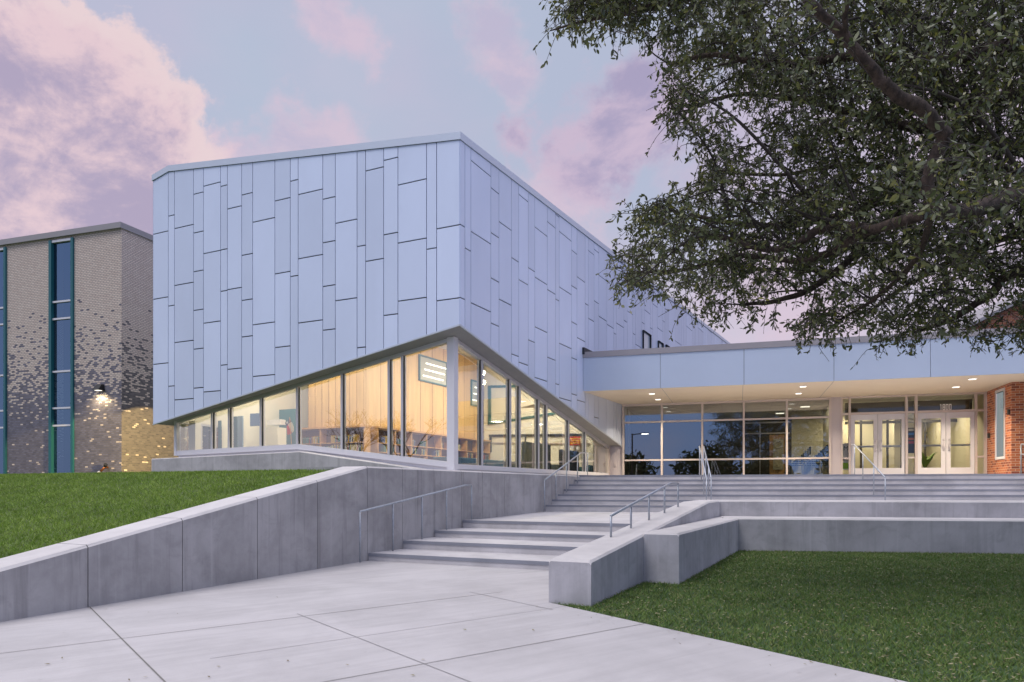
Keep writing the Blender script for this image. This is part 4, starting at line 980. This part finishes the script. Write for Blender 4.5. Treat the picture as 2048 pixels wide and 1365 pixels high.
# potted palm inside and stacked chairs
def leafy(name, label, cat, c, h, n, m_, pot=True):
    t = thing(name, label, cat, c); rr = random.Random(n)
    if pot: MB().tube([c, c + Z3 * .3], [.13, .17], M_black, 12).build('pot', t)
    g = MB()
    for i in range(n):
        a = rr.random() * 6.28; l = h * (.5 + .5 * rr.random()); d_ = Vector((math.cos(a), math.sin(a), 0)); s_ = Vector((-d_.y, d_.x, 0)) * .05; base = c + Z3 * .3
        pt = [base + d_ * l * .5 * q + Z3 * l * (q - .5 * q * q) * 1.3 for q in (0, .35, .7, 1)]
        for j, (p, q) in enumerate(zip(pt, pt[1:])):
            w0, w1 = (.3, 1, .7, .05)[j], (.3, 1, .7, .05)[j + 1]; g.poly([p - s_ * w0, p + s_ * w0, q + s_ * w1, q - s_ * w1], m_)
    g.build('leaves', t)
M_plant = mat('house_plant', (.16, .26, .05), .5)
u_, _ = EN.at(1850, -2.6); leafy('potted_plant', 'bright green potted plant inside the right-hand double doors', 'plant', EN.P(u_, -2.6, ZT), 1.0, 26, M_plant)
def chair_stack(px, o, n, label):
    u, Y = EN.at(px, o); t = thing('chair_stack', label, 'chairs', EN.P(u, o, ZT), 'stacked chairs in the lobby')
    for k in range(n):
        e = k * .07; c = MB()
        c.box(EN.P(u + e, o, ZT + .45 + e), EN.U3() * .22, EN.M3() * .22, Z3 * .012, M_navy)
        c.build('seat', t)
        MB().box(EN.P(u + e + .2, o, ZT + .70 + e), EN.U3() * .012, EN.M3() * .2, Z3 * .14, M_navy).build('backrest', t)
        for i in (-1, 1):
            for j in (-1, 1): MB().tube([EN.P(u + e + i * .2, o + j * .19, ZT + .45 + e), EN.P(u + e + i * .24, o + j * .2, ZT + (0 if k == 0 else e))], .012, M_alum, 6).build('leg', t)
chair_stack(1592, -1.0, 5, 'tall stack of dark chairs nearest the window mullion'); chair_stack(1622, -1.2, 6, 'tallest stack of dark chairs in the last window bay'); chair_stack(1643, -1.0, 4, 'shorter stack of dark chairs by the grey column')
# red brick wing
M_red = brick('red_brick', (math.cos(AE), -math.sin(AE)), .213, .075, [(.34, .095, .04), (.42, .14, .06), (.20, .05, .03)], (.46, .36, .28))
M_red2 = brick('red_brick_return', (math.sin(AE), math.cos(AE)), .213, .075, [(.34, .095, .04), (.42, .14, .06), (.20, .05, .03)], (.46, .36, .28))
bw = thing('brick_wing', 'red brick wing with one tall narrow window at the end of the canopy', 'building', EN.P(uR + .2, 1, ZT))
uB0 = ud(1513); bo = 2.3
b = MB(); 
wz0, wz1 = ZT + .55, ZT + 2.66; w0, w1 = .95, 1.75
q = lambda o, z: EN.P(uB0, o, z)
for o0, o1, z0, z1 in ((0.076, w0, ZT - .3, zFb - .004), (w1, bo, ZT - .3, zFb - .004), (w0, w1, ZT - .3, wz0), (w0, w1, wz1, zFb - .004)):
    b.poly([q(o0, z0), q(o1, z0), q(o1, z1), q(o0, z1)], M_red2)
b.poly([EN.P(uB0, bo, ZT - .3), EN.P(uB0 + 8, bo, ZT - .3), EN.P(uB0 + 8, bo, zFb - .004), EN.P(uB0, bo, zFb - .004)], M_red)
b.build('wall', bw)
f = MB()
for o0, o1, z0, z1 in ((w0 - .03, w0 + .03, wz0 - .04, wz1 + .04), (w1 - .03, w1 + .03, wz0 - .04, wz1 + .04), (w0 + .05, w1 - .05, wz1 - .04, wz1 + .04), (w0 + .05, w1 - .05, wz0 - .04, wz0 + .04)):
    f.box(EN.P(uB0 - .01, (o0 + o1) / 2, (z0 + z1) / 2), EN.U3() * .012, EN.M3() * ((o1 - o0) / 2), Z3 * ((z1 - z0) / 2), M_white)
f = f.build('window', bw)
MB().poly([EN.P(uB0 + .02, w0, wz0), EN.P(uB0 + .02, w1, wz0), EN.P(uB0 + .02, w1, wz1), EN.P(uB0 + .02, w0, wz1)], glass('wing_glass', (.35, .46, .40), .03, .12)).build('window_pane', f)
MB().poly([EN.P(uB0 + .5, w0 - 1, wz0 - .3), EN.P(uB0 + .5, w1 + 1, wz0 - .3), EN.P(uB0 + .5, w1 + 1, wz1 + .2), EN.P(uB0 + .5, w0 - 1, wz1 + .2)], mat('blind_green', (.10, .16, .13), .6)).build('window_backing', f)
for o_, z_ in ((.35, ZT + 1.32), (bo - .12, ZT + 1.9)): 
    t = MB().box(EN.P(uB0 - .03, o_, z_), EN.U3() * .03, EN.M3() * .05, Z3 * .08, M_black).build('door_button'); tag(t, 'small black call box on the brick beside the %s' % ('doors' if o_ < 1 else 'brick corner'), 'call box')
# older brick block rising behind the canopy at the right
ob = thing('brick_block', 'red brick gable behind the canopy roof, half hidden by the oak', 'building', (26, 38, EYE + 3))
Y_ = 38.0; px_ = lambda px, py: Vector(((px - CX) / F * Y_, Y_, zy(py, Y_)))
b = MB(); pts = [px_(1925, 690), px_(2400, 690), px_(2400, 560), px_(2140, 560), px_(1940, 655)]
b.hexa([p for p in pts], [p + Vector((0, 9, 0)) for p in pts], M_red); b.build('wall', ob)
b = MB(); a, c, e = px_(1932, 657), px_(2140, 556), px_(2400, 556); d_ = Vector((0, -.25, 0)); h_ = Vector((0, 9.3, 0)); up = Z3 * .18
for p, q_ in ((a, c), (c, e)): b.hexa([p + d_, q_ + d_, q_ + d_ + up, p + d_ + up], [p + h_, q_ + h_, q_ + h_ + up, p + h_ + up], M_ccap)
b.build('roof', ob)
# small windows high in the long panel wall
def pwin(px0, px1, py0, py1, m_=M_glassE):
    s0, Y0 = onN(px0, NF); s1, Y1 = onN(px1, NF); z1 = zy(py0, Y0); z0 = EYE + 4.0; w = MB()
    for a, c, e0, e1 in ((s0 - .015, s0, z0, z1 + .03), (s1, s1 + .08, z0, z1 + .03), (s0, s1, z1, z1 + .03)): w.box(M(NF + .01, (a + c) / 2, (e0 + e1) / 2), N3 * .06, D3 * ((c - a) / 2), Z3 * ((e1 - e0) / 2), M_gasket)
    o = w.build('window', lib); MB().poly([M(NF + .008, s0, z0), M(NF + .008, s1, z0), M(NF + .008, s1, z1), M(NF + .008, s0, z1)], m_).build('window_pane', o)
M_pale = mat('pale_glass', (.55, .62, .68), .15)
pwin(1285, 1299, 662, 700, M_pale); pwin(1315.5, 1324, 683, 700, M_pale); pwin(1331, 1337, 691, 700, M_pale)
s0, Y0 = onN(1164.5, NF); s1, _ = onN(1186, NF)
MB().box(M(NF + .02, (s0 + s1) / 2, zy(702, Y0)), N3 * .05, D3 * ((s1 - s0) / 2), Z3 * .11, M_gasket).build('vent', lib)

# ------------------------------------------------------------------ older brick building at the left
BF = Frame((-15.08, 28.0), AB)
zBt, zBb = zy(447, 28), EYE - .5
M_grad = brick('graded_brick', (math.cos(AB), -math.sin(AB)), .158, .068, [(.68, .55, .48), (.78, .66, .58), (.13, .125, .17), (.22, .21, .28)], (.25, .22, .21), (EYE - .1, EYE + 7.7), .009)
M_grad2 = brick('graded_brick_return', (math.sin(AB), math.cos(AB)), .158, .068, [(.68, .55, .48), (.78, .66, .58), (.11, .10, .12), (.20, .18, .19)], (.25, .22, .21), (EYE - .1, EYE + 7.7), .009)
bb = thing('brick_building', 'two-storey brick building fading from pale to dark bricks with teal strip windows', 'building', BF.P(-5, -3, EYE + .3))
uw = [(BF.at(100, 0)[0], BF.at(148.5, 0)[0]), (BF.at(-36, 0)[0], BF.at(14, 0)[0])]
uw.append((uw[1][0] - 3.2, uw[1][0] - 2.2)); zw1, zw0 = zy(478, 28.9), EYE - .2
b = MB(); edges = [-16] + [v for p in sorted(uw) for v in p] + [0]
for a, c in zip(edges[::2], edges[1::2]): b.poly([BF.P(a, 0, zBb), BF.P(c, 0, zBb), BF.P(c, 0, zBt - .1), BF.P(a, 0, zBt - .1)], M_grad)
for a, c in uw: b.poly([BF.P(a, 0, zw1), BF.P(c, 0, zw1), BF.P(c, 0, zBt - .1), BF.P(a, 0, zBt - .1)], M_grad)
b.poly([BF.P(0, 0, zBb), BF.P(0, -14, zBb), BF.P(0, -14, zBt - .1), BF.P(0, 0, zBt - .1)], M_grad2)
b.poly([BF.P(-16, 0, zBb), BF.P(-16, -14, zBb), BF.P(-16, -14, zBt - .1), BF.P(-16, 0, zBt - .1)], M_grad2)
b.build('wall', bb)
b = MB(); b.box(BF.P(-8, -6.95, zBt - .09), BF.U3() * 8.06, BF.M3() * 7.06, Z3 * .11, M_ccap); b.build('parapet_cap', bb)
for a, c in uw:
    fr = MB(); 
    for u, w in ((a + .07, .07), (c - .06, .06)): fr.box(BF.P(u, -.01, (zw0 + zw1) / 2), BF.U3() * w, BF.M3() * .08, Z3 * ((zw1 - zw0) / 2), M_teal)
    fr.box(BF.P((a + c) / 2, -.02, zw1 - .05), BF.U3() * ((c - a) / 2 - .13), BF.M3() * .06, Z3 * .045, M_white)
    w_ = fr.build('window', bb); rows = [zy(y, 28.9) for y in (602, 636.5, 742.5, 816, 851, 954)]
    for z in rows: MB().box(BF.P((a + c) / 2 + .01, -.04, z), BF.U3() * ((c - a) / 2 - .12), BF.M3() * .05, Z3 * .035, M_white).build('glazing_bar', w_)
    MB().poly([BF.P(a + .1, -.06, zw0), BF.P(c - .08, -.06, zw0), BF.P(c - .08, -.06, zw1), BF.P(a + .1, -.06, zw1)], M_glassB).build('window_pane', w_)
    MB().poly([BF.P(a + .0, -.6, zw0), BF.P(c - .0, -.6, zw0), BF.P(c - .0, -.6, zw1), BF.P(a + .0, -.6, zw1)], mat('room_dark', (.04, .07, .09), .9)).build('window_backing', w_)  # dark sheet standing in for the unlit room behind the glass
u_, Y_ = BF.at(197, .15); lz = zy(776, Y_)
t = thing('wall_lamp', 'black wedge-shaped wall lamp shining down the graded brick', 'wall lamp', BF.P(u_, 0, lz))
b = MB(); b.hexa([BF.P(u_ - .17, .01, lz - .10), BF.P(u_ + .17, .01, lz - .10), BF.P(u_ + .17, .32, lz - .10), BF.P(u_ - .17, .32, lz - .10)], [BF.P(u_ - .13, .01, lz + .14), BF.P(u_ + .13, .01, lz + .14), BF.P(u_ + .13, .12, lz + .14), BF.P(u_ - .13, .12, lz + .14)], M_black); b.build('housing', t)
MB().box(BF.P(u_, .16, lz - .106), BF.U3() * .10, BF.M3() * .09, Z3 * .004, M_lamp).build('lens', t)
l = bpy.data.objects.new('lamp_light', bpy.data.lights.new('lamp_light', 'SPOT')); COL.objects.link(l); l.location = BF.P(u_, .27, lz - .14); l.data.energy = 95; l.data.color = (1, .78, .42); l.data.spot_size = R(150); l.data.spot_blend = .6; l.data.shadow_soft_size = .06; attach(l, t)
u_, Y_ = BF.at(211, .1); hz_ = zy(938, Y_)
t = thing('hose_tap', 'copper and black hose tap low on the dark bricks', 'tap', BF.P(u_, 0, hz_)); M_cop = mat('copper', (.35, .13, .06), .4, .7)
MB().tube([BF.P(u_, 0, hz_ + .06), BF.P(u_, .14, hz_ + .06), BF.P(u_ - .14, .2, hz_ - .1)], .045, M_cop, 10).build('pipe', t, smooth=True)
MB().tube([BF.P(u_ + .03, .14, hz_ + .1), BF.P(u_ + .1, .18, hz_ + .17)], .07, M_black, 10).build('valve', t); MB().tube([BF.P(u_ - .14, .2, hz_ - .1), BF.P(u_ - .25, .22, hz_ - .14)], .035, M_white, 8).build('spout', t)

# ------------------------------------------------------------------ grass and fallen leaves
def blades(name, pts, hmin, hmax, w, m, lean=.6):
    n = len(pts); a = RNG.random(n) * 2 * np.pi; h = hmin + (hmax - hmin) * RNG.random(n); la = RNG.random(n) * 2 * np.pi; ll = RNG.random(n) * lean
    s = np.stack([np.cos(a), np.sin(a), 0 * a], 1) * (w * (.6 + .8 * RNG.random(n)))[:, None]
    tip = pts + np.stack([np.cos(la) * ll * h, np.sin(la) * ll * h, h], 1)
    return soup(name, np.stack([pts - s, pts + s, tip], 1), 3, m)
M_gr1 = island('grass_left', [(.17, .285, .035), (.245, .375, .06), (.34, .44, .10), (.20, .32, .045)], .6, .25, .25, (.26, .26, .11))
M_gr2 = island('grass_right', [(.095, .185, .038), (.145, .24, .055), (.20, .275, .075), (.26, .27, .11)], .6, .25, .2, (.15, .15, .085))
M_lit = island('fallen_leaf', [(.28, .23, .14), (.38, .34, .22), (.18, .13, .07), (.30, .30, .20)], .8, .2)
N_ = 330000
sv = 1.5 + 20 * RNG.random(N_) ** 1.25; nv = WN - WT - .01 - 15 * RNG.random(N_) ** 1.1
ok = ~((sv > 14.40) & (nv > -17.9)); sv, nv = sv[ok], nv[ok]
X = NN.x * nv + D1.x * sv; Y = NN.y * nv + D1.y * sv; ok = (np.abs(X / np.maximum(Y, .1)) < .85) & (Y > 3); X, Y = X[ok], Y[ok]
Z = np.array([lawnL(x, y) for x, y in zip(X, Y)])
tag(blades('grass', np.stack([X, Y, Z], 1), .025, .06, .006, M_gr1, 1.7), 'mown green grass on the sloping lawn behind the retaining wall', 'grass')['kind'] = 'stuff'
N_ = 400000
X = -1 + 15 * RNG.random(N_); Y = 3.6 + 11 * RNG.random(N_) ** 1.15
q = (X - PE.x) * PD.y - (Y - PE.y) * PD.x            # right of the path edge
inr = (q < -.01); 
nw_ = NN.x * X + NN.y * Y; sw_ = D1.x * X + D1.y * Y
inr &= ~((nw_ < -2.775) & (sw_ > s0r - .02)); inr &= ~((nw_ < -2.285) & (sw_ > s1r)); 
wl = (X - TW.o.x) * TW.M.x + (Y - TW.o.y) * TW.M.y; inr &= (wl > .875) & (np.abs(X / Y) < .8)
X, Y = X[inr], Y[inr]; Z = EYE - 1.409 + .0149 * (D1.x * X + D1.y * Y) - .012
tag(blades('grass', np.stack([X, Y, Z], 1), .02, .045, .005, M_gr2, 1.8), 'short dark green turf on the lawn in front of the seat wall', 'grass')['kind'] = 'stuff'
sel = RNG.choice(len(X), 5200, replace=False); lx, ly, lz_ = X[sel], Y[sel], Z[sel] + .03 + .015 * RNG.random(5200)
# litter thickens below the seat wall
def flat_leaves(name, P0, size):
    n = len(P0); a = RNG.random(n) * 2 * np.pi; L = size * (.6 + .8 * RNG.random(n)); u = np.stack([np.cos(a), np.sin(a), (RNG.random(n) - .5) * .8], 1) * L[:, None]
    w = np.stack([-np.sin(a), np.cos(a), (RNG.random(n) - .5) * .8], 1) * (L * .38)[:, None]
    return soup(name, np.stack([P0 - u, P0 + w - .2 * u, P0 + u, P0 - w - .1 * u], 1), 4, M_lit)
tag(flat_leaves('fallen_leaves', np.stack([lx, ly, lz_], 1), .016), 'pale dry leaves scattered over the turf below the oak', 'leaves')['kind'] = 'stuff'
k = 130; t_ = RNG.random(k) * 9; d_ = (RNG.random(k) ** 3) * .5
pp = np.stack([PE.x + PD.x * t_ - d_ * .82, PE.y + PD.y * t_ - d_ * .57, 0 * t_], 1); sp_ = []
for _ in range(22): g_ = gp(60 + RNG.random() * 1200, 1190 + RNG.random() * 175); sp_.append((g_.x, g_.y, 0))
pp = np.concatenate([pp, np.array(sp_)]); pp = pp[(NN.x * pp[:, 0] + NN.y * pp[:, 1] > WN + .05)]; pp[:, 2] = EYE - 1.409 + .0149 * (D1.x * pp[:, 0] + D1.y * pp[:, 1]) + .012
tag(flat_leaves('fallen_leaves', pp, .017), 'few dry leaves blown along the edge of the concrete path', 'leaves')['kind'] = 'stuff'

# ------------------------------------------------------------------ the oak over the steps
def up(px, py, Y): return Vector(((px - CX) / F * Y, Y, zy(py, Y)))
oak = thing('oak_tree', 'big live oak with dark spreading limbs and dense small leaves over the entrance', 'tree', (9.6, 8.2, EYE - 1.4))
TRUNK = Vector((9.6, 8.2, EYE - 1.5))
def smooth(pts, n=5):
    out = []
    for i in range(len(pts) - 1):
        p0, p1, p2, p3 = pts[max(i - 1, 0)], pts[i], pts[i + 1], pts[min(i + 2, len(pts) - 1)]
        for k in range(n):
            t = k / n; out.append(.5 * ((2 * p1) + (p2 - p0) * t + (2 * p0 - 5 * p1 + 4 * p2 - p3) * t * t + (3 * p1 - p0 - 3 * p2 + p3) * t ** 3))
    return out + [pts[-1]]
fork = Vector((9.0, 8.0, EYE + 2.4))
MB().tube(smooth([TRUNK, TRUNK + Vector((-.05, 0, 1.2)), Vector((9.35, 8.1, EYE + 1.4)), fork, Vector((8.9, 8.2, EYE + 4.5)), Vector((9.2, 8.6, EYE + 7))]), [.55] + [.46 - .009 * i for i in range(25)], M_bark, 16).build('trunk', oak, smooth=True)
LIMBS = [
    (.12, .075, [fork, up(2150, 395, 7.2), up(2048, 388, 6.8), up(1950, 418, 6.5), up(1865, 425, 6.3)]),
    (.07, .07, [up(1865, 425, 6.3), up(1858, 350, 6.2), up(1893, 275, 6.1)]),
    (.075, .035, [up(1893, 275, 6.1), up(1848, 222, 6.0), up(1795, 190, 5.9), up(1745, 140, 5.8), up(1690, 75, 5.7), up(1630, 15, 5.6), up(1560, -70, 5.5)]),
    (.03, .02, [up(1690, 75, 5.7), up(1692, 20, 5.5), up(1700, -80, 5.2)]),
    (.07, .02, [fork, up(2100, 470, 9), up(1940, 505, 9.2), up(1800, 580, 9.4), up(1720, 640, 9.6)]),
    (.12, .03, [fork, up(2060, 300, 8.6), up(1900, 335, 8.9), up(1770, 400, 9.1), up(1640, 440, 9.3), up(1500, 452, 9.5), up(1380, 430, 9.8)]),
    (.065, .02, [up(1850, 428, 6.4), up(1740, 462, 7.0), up(1660, 505, 7.6), up(1590, 522, 7.9), up(1480, 512, 8.3), up(1370, 540, 8.6), up(1265, 545, 9.0)]),
    (.07, .02, [up(1740, 462, 7.0), up(1650, 455, 7.3), up(1560, 500, 7.5), up(1420, 470, 8.0), up(1300, 440, 8.4)]),
    (.10, .02, [fork, up(2080, 200, 8.2), up(1900, 260, 8.6), up(1760, 240, 9.0), up(1600, 200, 9.4), up(1470, 190, 9.6), up(1380, 220, 9.8)]),
    (.10, .02, [Vector((8.9, 8.2, EYE + 4.5)), up(2100, 90, 7.4), up(1900, 120, 7.6), up(1740, 110, 7.8), up(1560, 130, 8.0), up(1430, 110, 8.2), up(1340, 130, 8.4)]),
    (.10, .006, [Vector((9, 8.3, EYE + 5)), up(2000, -60, 7.4), up(1700, -60, 7.4), up(1450, -20, 7.2), up(1280, 20, 7.0), up(1180, 40, 6.9), up(1100, 62, 6.8)]),
    (.10, .02, [fork, up(2080, 540, 8.4), up(1980, 590, 8.6), up(1900, 640, 8.8), up(1830, 665, 9.0)]),
    (.08, .02, [fork, up(2000, 340, 9.8), up(1850, 345, 10.2), up(1700, 330, 10.4), up(1560, 350, 10.6), up(1440, 345, 10.8)]),
    (.08, .02, [up(1900, 335, 8.9), up(1780, 440, 8.8), up(1650, 560, 8.6), up(1560, 600, 8.5), up(1480, 610, 8.5)]),
    (.045, .015, [up(1865, 425, 6.3), up(1830, 520, 6.8), up(1760, 590, 7.4), up(1680, 640, 7.8)]),
]
SEG = []            # skeleton samples (point, radius) to grow from
for r0, r1, pts in LIMBS:
    r0 *= .8; r1 *= .85
    pt = smooth(pts, 6); n = len(pt); rs = [lerp(r0, r1, i / (n - 1)) for i in range(n)]
    pt = [p + Vector((random.uniform(-1, 1), random.uniform(-1, 1), random.uniform(-1, 1))) * rs[i] * (.22 if 0 < i < n - 1 else 0) for i, p in enumerate(pt)]
    MB().tube(pt, rs, M_bark, 12).build('limb', oak, smooth=True); SEG += [(p, r) for p, r in zip(pt, rs)]
OUT = [(1200, -160), (1115, 30), (1125, 52), (1190, 28), (1260, 55), (1335, 120), (1322, 245), (1390, 300), (1418, 345), (1330, 395), (1262, 420), (1245, 490), (1218, 530), (1243, 588), (1335, 600), (1390, 640), (1500, 618), (1600, 672), (1700, 655), (1790, 682), (1850, 655), (1930, 665), (2000, 692), (2150, 680), (2350, 600), (2350, -160)]
def inside(x, y, poly):
    c = False; j = len(poly) - 1
    for i in range(len(poly)):
        (xi, yi), (xj, yj) = poly[i], poly[j]
        if (yi > y) != (yj > y) and x < (xj - xi) * (y - yi) / (yj - yi) + xi: c = not c
        j = i
    return c
# crown volume: drawn at its own depth, from the near lower boughs back to the far side; thin spots let the sky through
HOLES = [((1500, 270), 42), ((1555, 330), 36), ((1470, 215), 30), ((1640, 470), 26), ((1990, 600), 40), ((1600, 600), 30), ((1700, 545), 28), ((1870, 215), 25), ((1740, 560), 30), ((1950, 300), 30), ((1400, 160), 22)]
def crown_point():
    while True:
        x, y = random.uniform(1090, 2350), random.uniform(-160, 700)
        if not inside(x, y, OUT): continue
        if any((x - a) ** 2 + (y - c) ** 2 < r * r and random.random() < .8 for (a, c), r in HOLES): continue
        if y > 560 and random.random() < .35: continue
        if x < 1600 and random.random() < .18: continue
        Y = random.triangular(6.2, 11.5, 8.8)
        if y < 60 and x < 1400: Y = random.uniform(6.3, 7.6)
        return up(x, y, Y)
SP = np.array([tuple(p) for p, r in SEG]); SRd = [r for p, r in SEG]
tw1, NODES = MB(), []
for i in range(420):   # boughs out of the limbs
    g = crown_point(); d = np.linalg.norm(SP - np.array(tuple(g)), axis=1); og = np.array(tuple((g - fork).normalized())); dv = (np.array(tuple(g)) - SP) / (d[:, None] + 1e-6); j = int(np.argmin(d * (1.7 - 1.2 * (dv @ og)) + .25 * np.random.RandomState(i).rand(len(d)))); a = Vector(SP[j])
    L = (g - a).length
    if L < .15: continue
    mid = a.lerp(g, .5) + Vector((random.uniform(-.18, .18), random.uniform(-.18, .18), .12 * L + random.uniform(-.1, .15))) * min(L, 1.5)
    pt = smooth([a, mid, g], 6); r = min(SRd[j] * .6, .007 + .008 * L)
    (tw1 if i > 99 else MB()).tube(pt, [lerp(r, .005, k / (len(pt) - 1)) for k in range(len(pt))], M_bark2, 6, False) if i > 99 else MB().tube(pt, [lerp(r, .005, k / (len(pt) - 1)) for k in range(len(pt))], M_bark2, 6, False).build('bough', oak, smooth=True); NODES += pt[3:]
tw1.build('bough', oak, smooth=True, kind='stuff')
NP_ = np.array([tuple(p) for p in NODES] + [tuple(p) for p, r in SEG if r < .06])
tw2 = MB(); LP, LD = [], []
def sprig(base, tip, n, droop=.0):
    mid = base.lerp(tip, .55) + Vector((random.uniform(-.05, .05), random.uniform(-.05, .05), random.uniform(0, .10)))
    pt = smooth([base, mid, tip], 3)
    tw2.tube(pt, [lerp(.0045, .0018, k / (len(pt) - 1)) for k in range(len(pt))], M_bark2, 3, False)
    for _ in range(n):
        t = random.random() ** .6 * (len(pt) - 1); k = min(int(t), len(pt) - 2); p = pt[k].lerp(pt[k + 1], t - k)
        dr = (pt[k + 1] - pt[k]).normalized()
        LP.append(p); LD.append((dr * .5 + Vector((random.gauss(0, .6), random.gauss(0, .6), random.gauss(-.1, .6)))).normalized())
for i in range(4000):
    g = crown_point(); d = np.linalg.norm(NP_ - np.array(tuple(g)), axis=1); a = Vector(NP_[int(np.argmin(d))])
    if (g - a).length > .8: a = a.lerp(g, 1 - .8 / (g - a).length)
    sprig(a, g, 4)
    for _ in range(random.randint(3, 5)):   # fine twigs off the shoot, hanging a little
        q_ = a.lerp(g, random.uniform(.45, 1.05)); e = q_ + Vector((random.gauss(0, .15), random.gauss(0, .15), random.gauss(-.09, .12)))
        sprig(q_, e, random.randint(7, 11))
# hanging fringe along the underside
for x, y in [(1245, 590), (1225, 500), (1290, 585), (1340, 600), (1400, 640), (1440, 630), (1500, 640), (1555, 655), (1600, 690), (1640, 700), (1690, 670), (1745, 700), (1790, 690), (1850, 690), (1900, 660), (1950, 690), (1985, 705), (2010, 690), (1100, 66), (1120, 58), (1150, 40), (1265, 78), (1255, 60), (1340, 190), (1335, 250)] * 2:
    Y = random.uniform(7.2, 9.2); g = up(x + random.uniform(-14, 14), y + random.uniform(-12, 6), Y); d = np.linalg.norm(NP_ - np.array(tuple(g)), axis=1); a = Vector(NP_[int(np.argmin(d))])
    if (g - a).length > 1.0: a = a.lerp(g, 1 - 1.0 / (g - a).length)
    sprig(a, g, 9); [sprig(a.lerp(g, t), a.lerp(g, t) + Vector((random.gauss(0, .1), random.gauss(0, .1), random.gauss(-.1, .06))), 6) for t in (.5, .75, .95)]
# nearer sprays of bigger-looking leaves round the forked limb
for _ in range(230):
    x, y = random.choice([(random.uniform(1850, 2080), random.gauss(395, 45)), (random.gauss(1840, 70), random.gauss(400, 55)), (random.gauss(1620, 130), random.gauss(20, 50)), (random.uniform(1750, 2100), random.gauss(90, 80))])
    Y = random.uniform(4.6, 5.8); g = up(x, y, Y); a = g + Vector((random.gauss(.25, .15), random.uniform(.1, .5), random.gauss(.12, .12))); sprig(a, g, 8)
tw2.build('twig', oak, kind='stuff')
def leafmesh(name, LP, LD, size, m, parent):
    P = np.array([tuple(p) for p in LP]); D = np.array([tuple(d) for d in LD]); n = len(P); L = size * (.5 + 1.05 * RNG.random(n) ** 1.3)
    rv = RNG.normal(size=(n, 3)); S_ = np.cross(D, rv); S_ /= np.linalg.norm(S_, axis=1)[:, None] + 1e-9; N_ = np.cross(D, S_)
    W = (L * .19)[:, None]; L = L[:, None]
    v = np.stack([P, P + D * L * .35 + S_ * W - N_ * W * .3, P + D * L * .7 + S_ * W * .85 - N_ * W * .5, P + D * L - N_ * W * .7, P + D * L * .7 - S_ * W * .85 - N_ * W * .5, P + D * L * .35 - S_ * W - N_ * W * .3], 1)
    return soup(name, v, 6, m, parent)
M_leaf = island('oak_leaf', [(.065, .082, .028), (.105, .125, .045), (.17, .185, .08), (.085, .105, .034), (.26, .25, .055)], .34, .7, .25)
leafmesh('crown', LP, LD, .053, M_leaf, oak)['kind'] = 'stuff'
print('leaves', len(LP))

# ------------------------------------------------------------------ what the glass mirrors: trees and a street lamp behind the viewer
def bare_tree(base, h, seed, label):
    rr = random.Random(seed); t = thing('bare_tree', label, 'tree', base); tr = MB(); br = MB()
    def grow(p, d, l, r, k):
        q_ = p + d * l; (tr if k == 0 else br).tube([p, p.lerp(q_, .5) + Vector((rr.gauss(0, .04), rr.gauss(0, .04), 0)) * l, q_], [r, r * .85, r * .68], M_bark2, 5, False)
        if k == 6: return
        for _ in range(3 if k < 5 else 4):
            e = (d + Vector((rr.gauss(0, .55), rr.gauss(0, .55), rr.gauss(.12, .3)))).normalized(); grow(q_, e, l * rr.uniform(.6, .82), r * .56, k + 1)
    grow(Vector(base), Vector((0, 0, 1)), h * .25, h * .02, 0); tr.build('trunk', t); br.build('branches', t)
for i, (x, y, h) in enumerate(((-30, 6, 8.5), (-34, 1, 9.5), (-27, -3, 7.5))): bare_tree((x, y, EYE - 1.6), h, i, ('leafless spreading tree across the lawn, mirrored in the library glass', 'tallest leafless tree mirrored in the library glass', 'smallest leafless tree mirrored in the library glass')[i])
M_far = island('far_leaf', [(.04, .06, .03), (.07, .09, .05), (.09, .10, .06)], .8, .1)
for i, (x, y, h) in enumerate(((-20, -24, 5.5), (-12, -27, 6.5), (-5, -25, 5), (3, -26, 6), (12, -24, 7), (20, -22, 8), (-28, -20, 5))):
    t = thing('roadside_tree', ('small', 'mid-sized', 'low', 'round', 'broad', 'tall', 'outer')[i] + ' dark evergreen behind the viewer, mirrored in the entrance glass', 'tree', (x, y, EYE - 1.66))
    MB().tube([(x, y, EYE - 1.66), (x, y, EYE - 1.66 + h * .6)], [.2, .1], M_bark2, 7).build('trunk', t)
    n = 2600; P0 = RNG.normal(size=(n, 3)); P0 /= np.linalg.norm(P0, axis=1)[:, None]; P0 *= (RNG.random(n) ** .4)[:, None] * (1 + .3 * np.sin(P0[:, :1] * 5 + i) * np.cos(P0[:, 1:2] * 4))
    P0 = P0 * np.array([h * .5, h * .5, h * .38]) + np.array([x, y, EYE - 1.66 + h * .62])
    leafmesh('crown', P0, RNG.normal(size=(n, 3)) / 1.7, .55, M_far, t)
lx_, ly_ = -15.0, -13.8
t = thing('street_lamp', 'dark street lamp post with a lit flat head, mirrored in the entrance glass', 'street lamp', (lx_, ly_, EYE - 1.66))
MB().tube([(lx_, ly_, EYE - 1.66), (lx_, ly_, EYE + 5.5)], [.10, .07], M_black, 10).build('pole', t)
MB().tube([(lx_, ly_, EYE + 5.4), (lx_ + .9, ly_ - .3, EYE + 5.5)], .05, M_black, 8).build('arm', t)
hd = MB().box((lx_ + 1.2, ly_ - .4, EYE + 5.5), (.35, -.1, 0), (.05, .16, 0), (0, 0, .05), M_black).build('lamp_head', t)
MB().box((lx_ + 1.2, ly_ - .4, EYE + 5.44), (.3, -.085, 0), (.04, .13, 0), (0, 0, .008), glow('street_lens', (1, .95, .85), 25)).build('lens', hd)
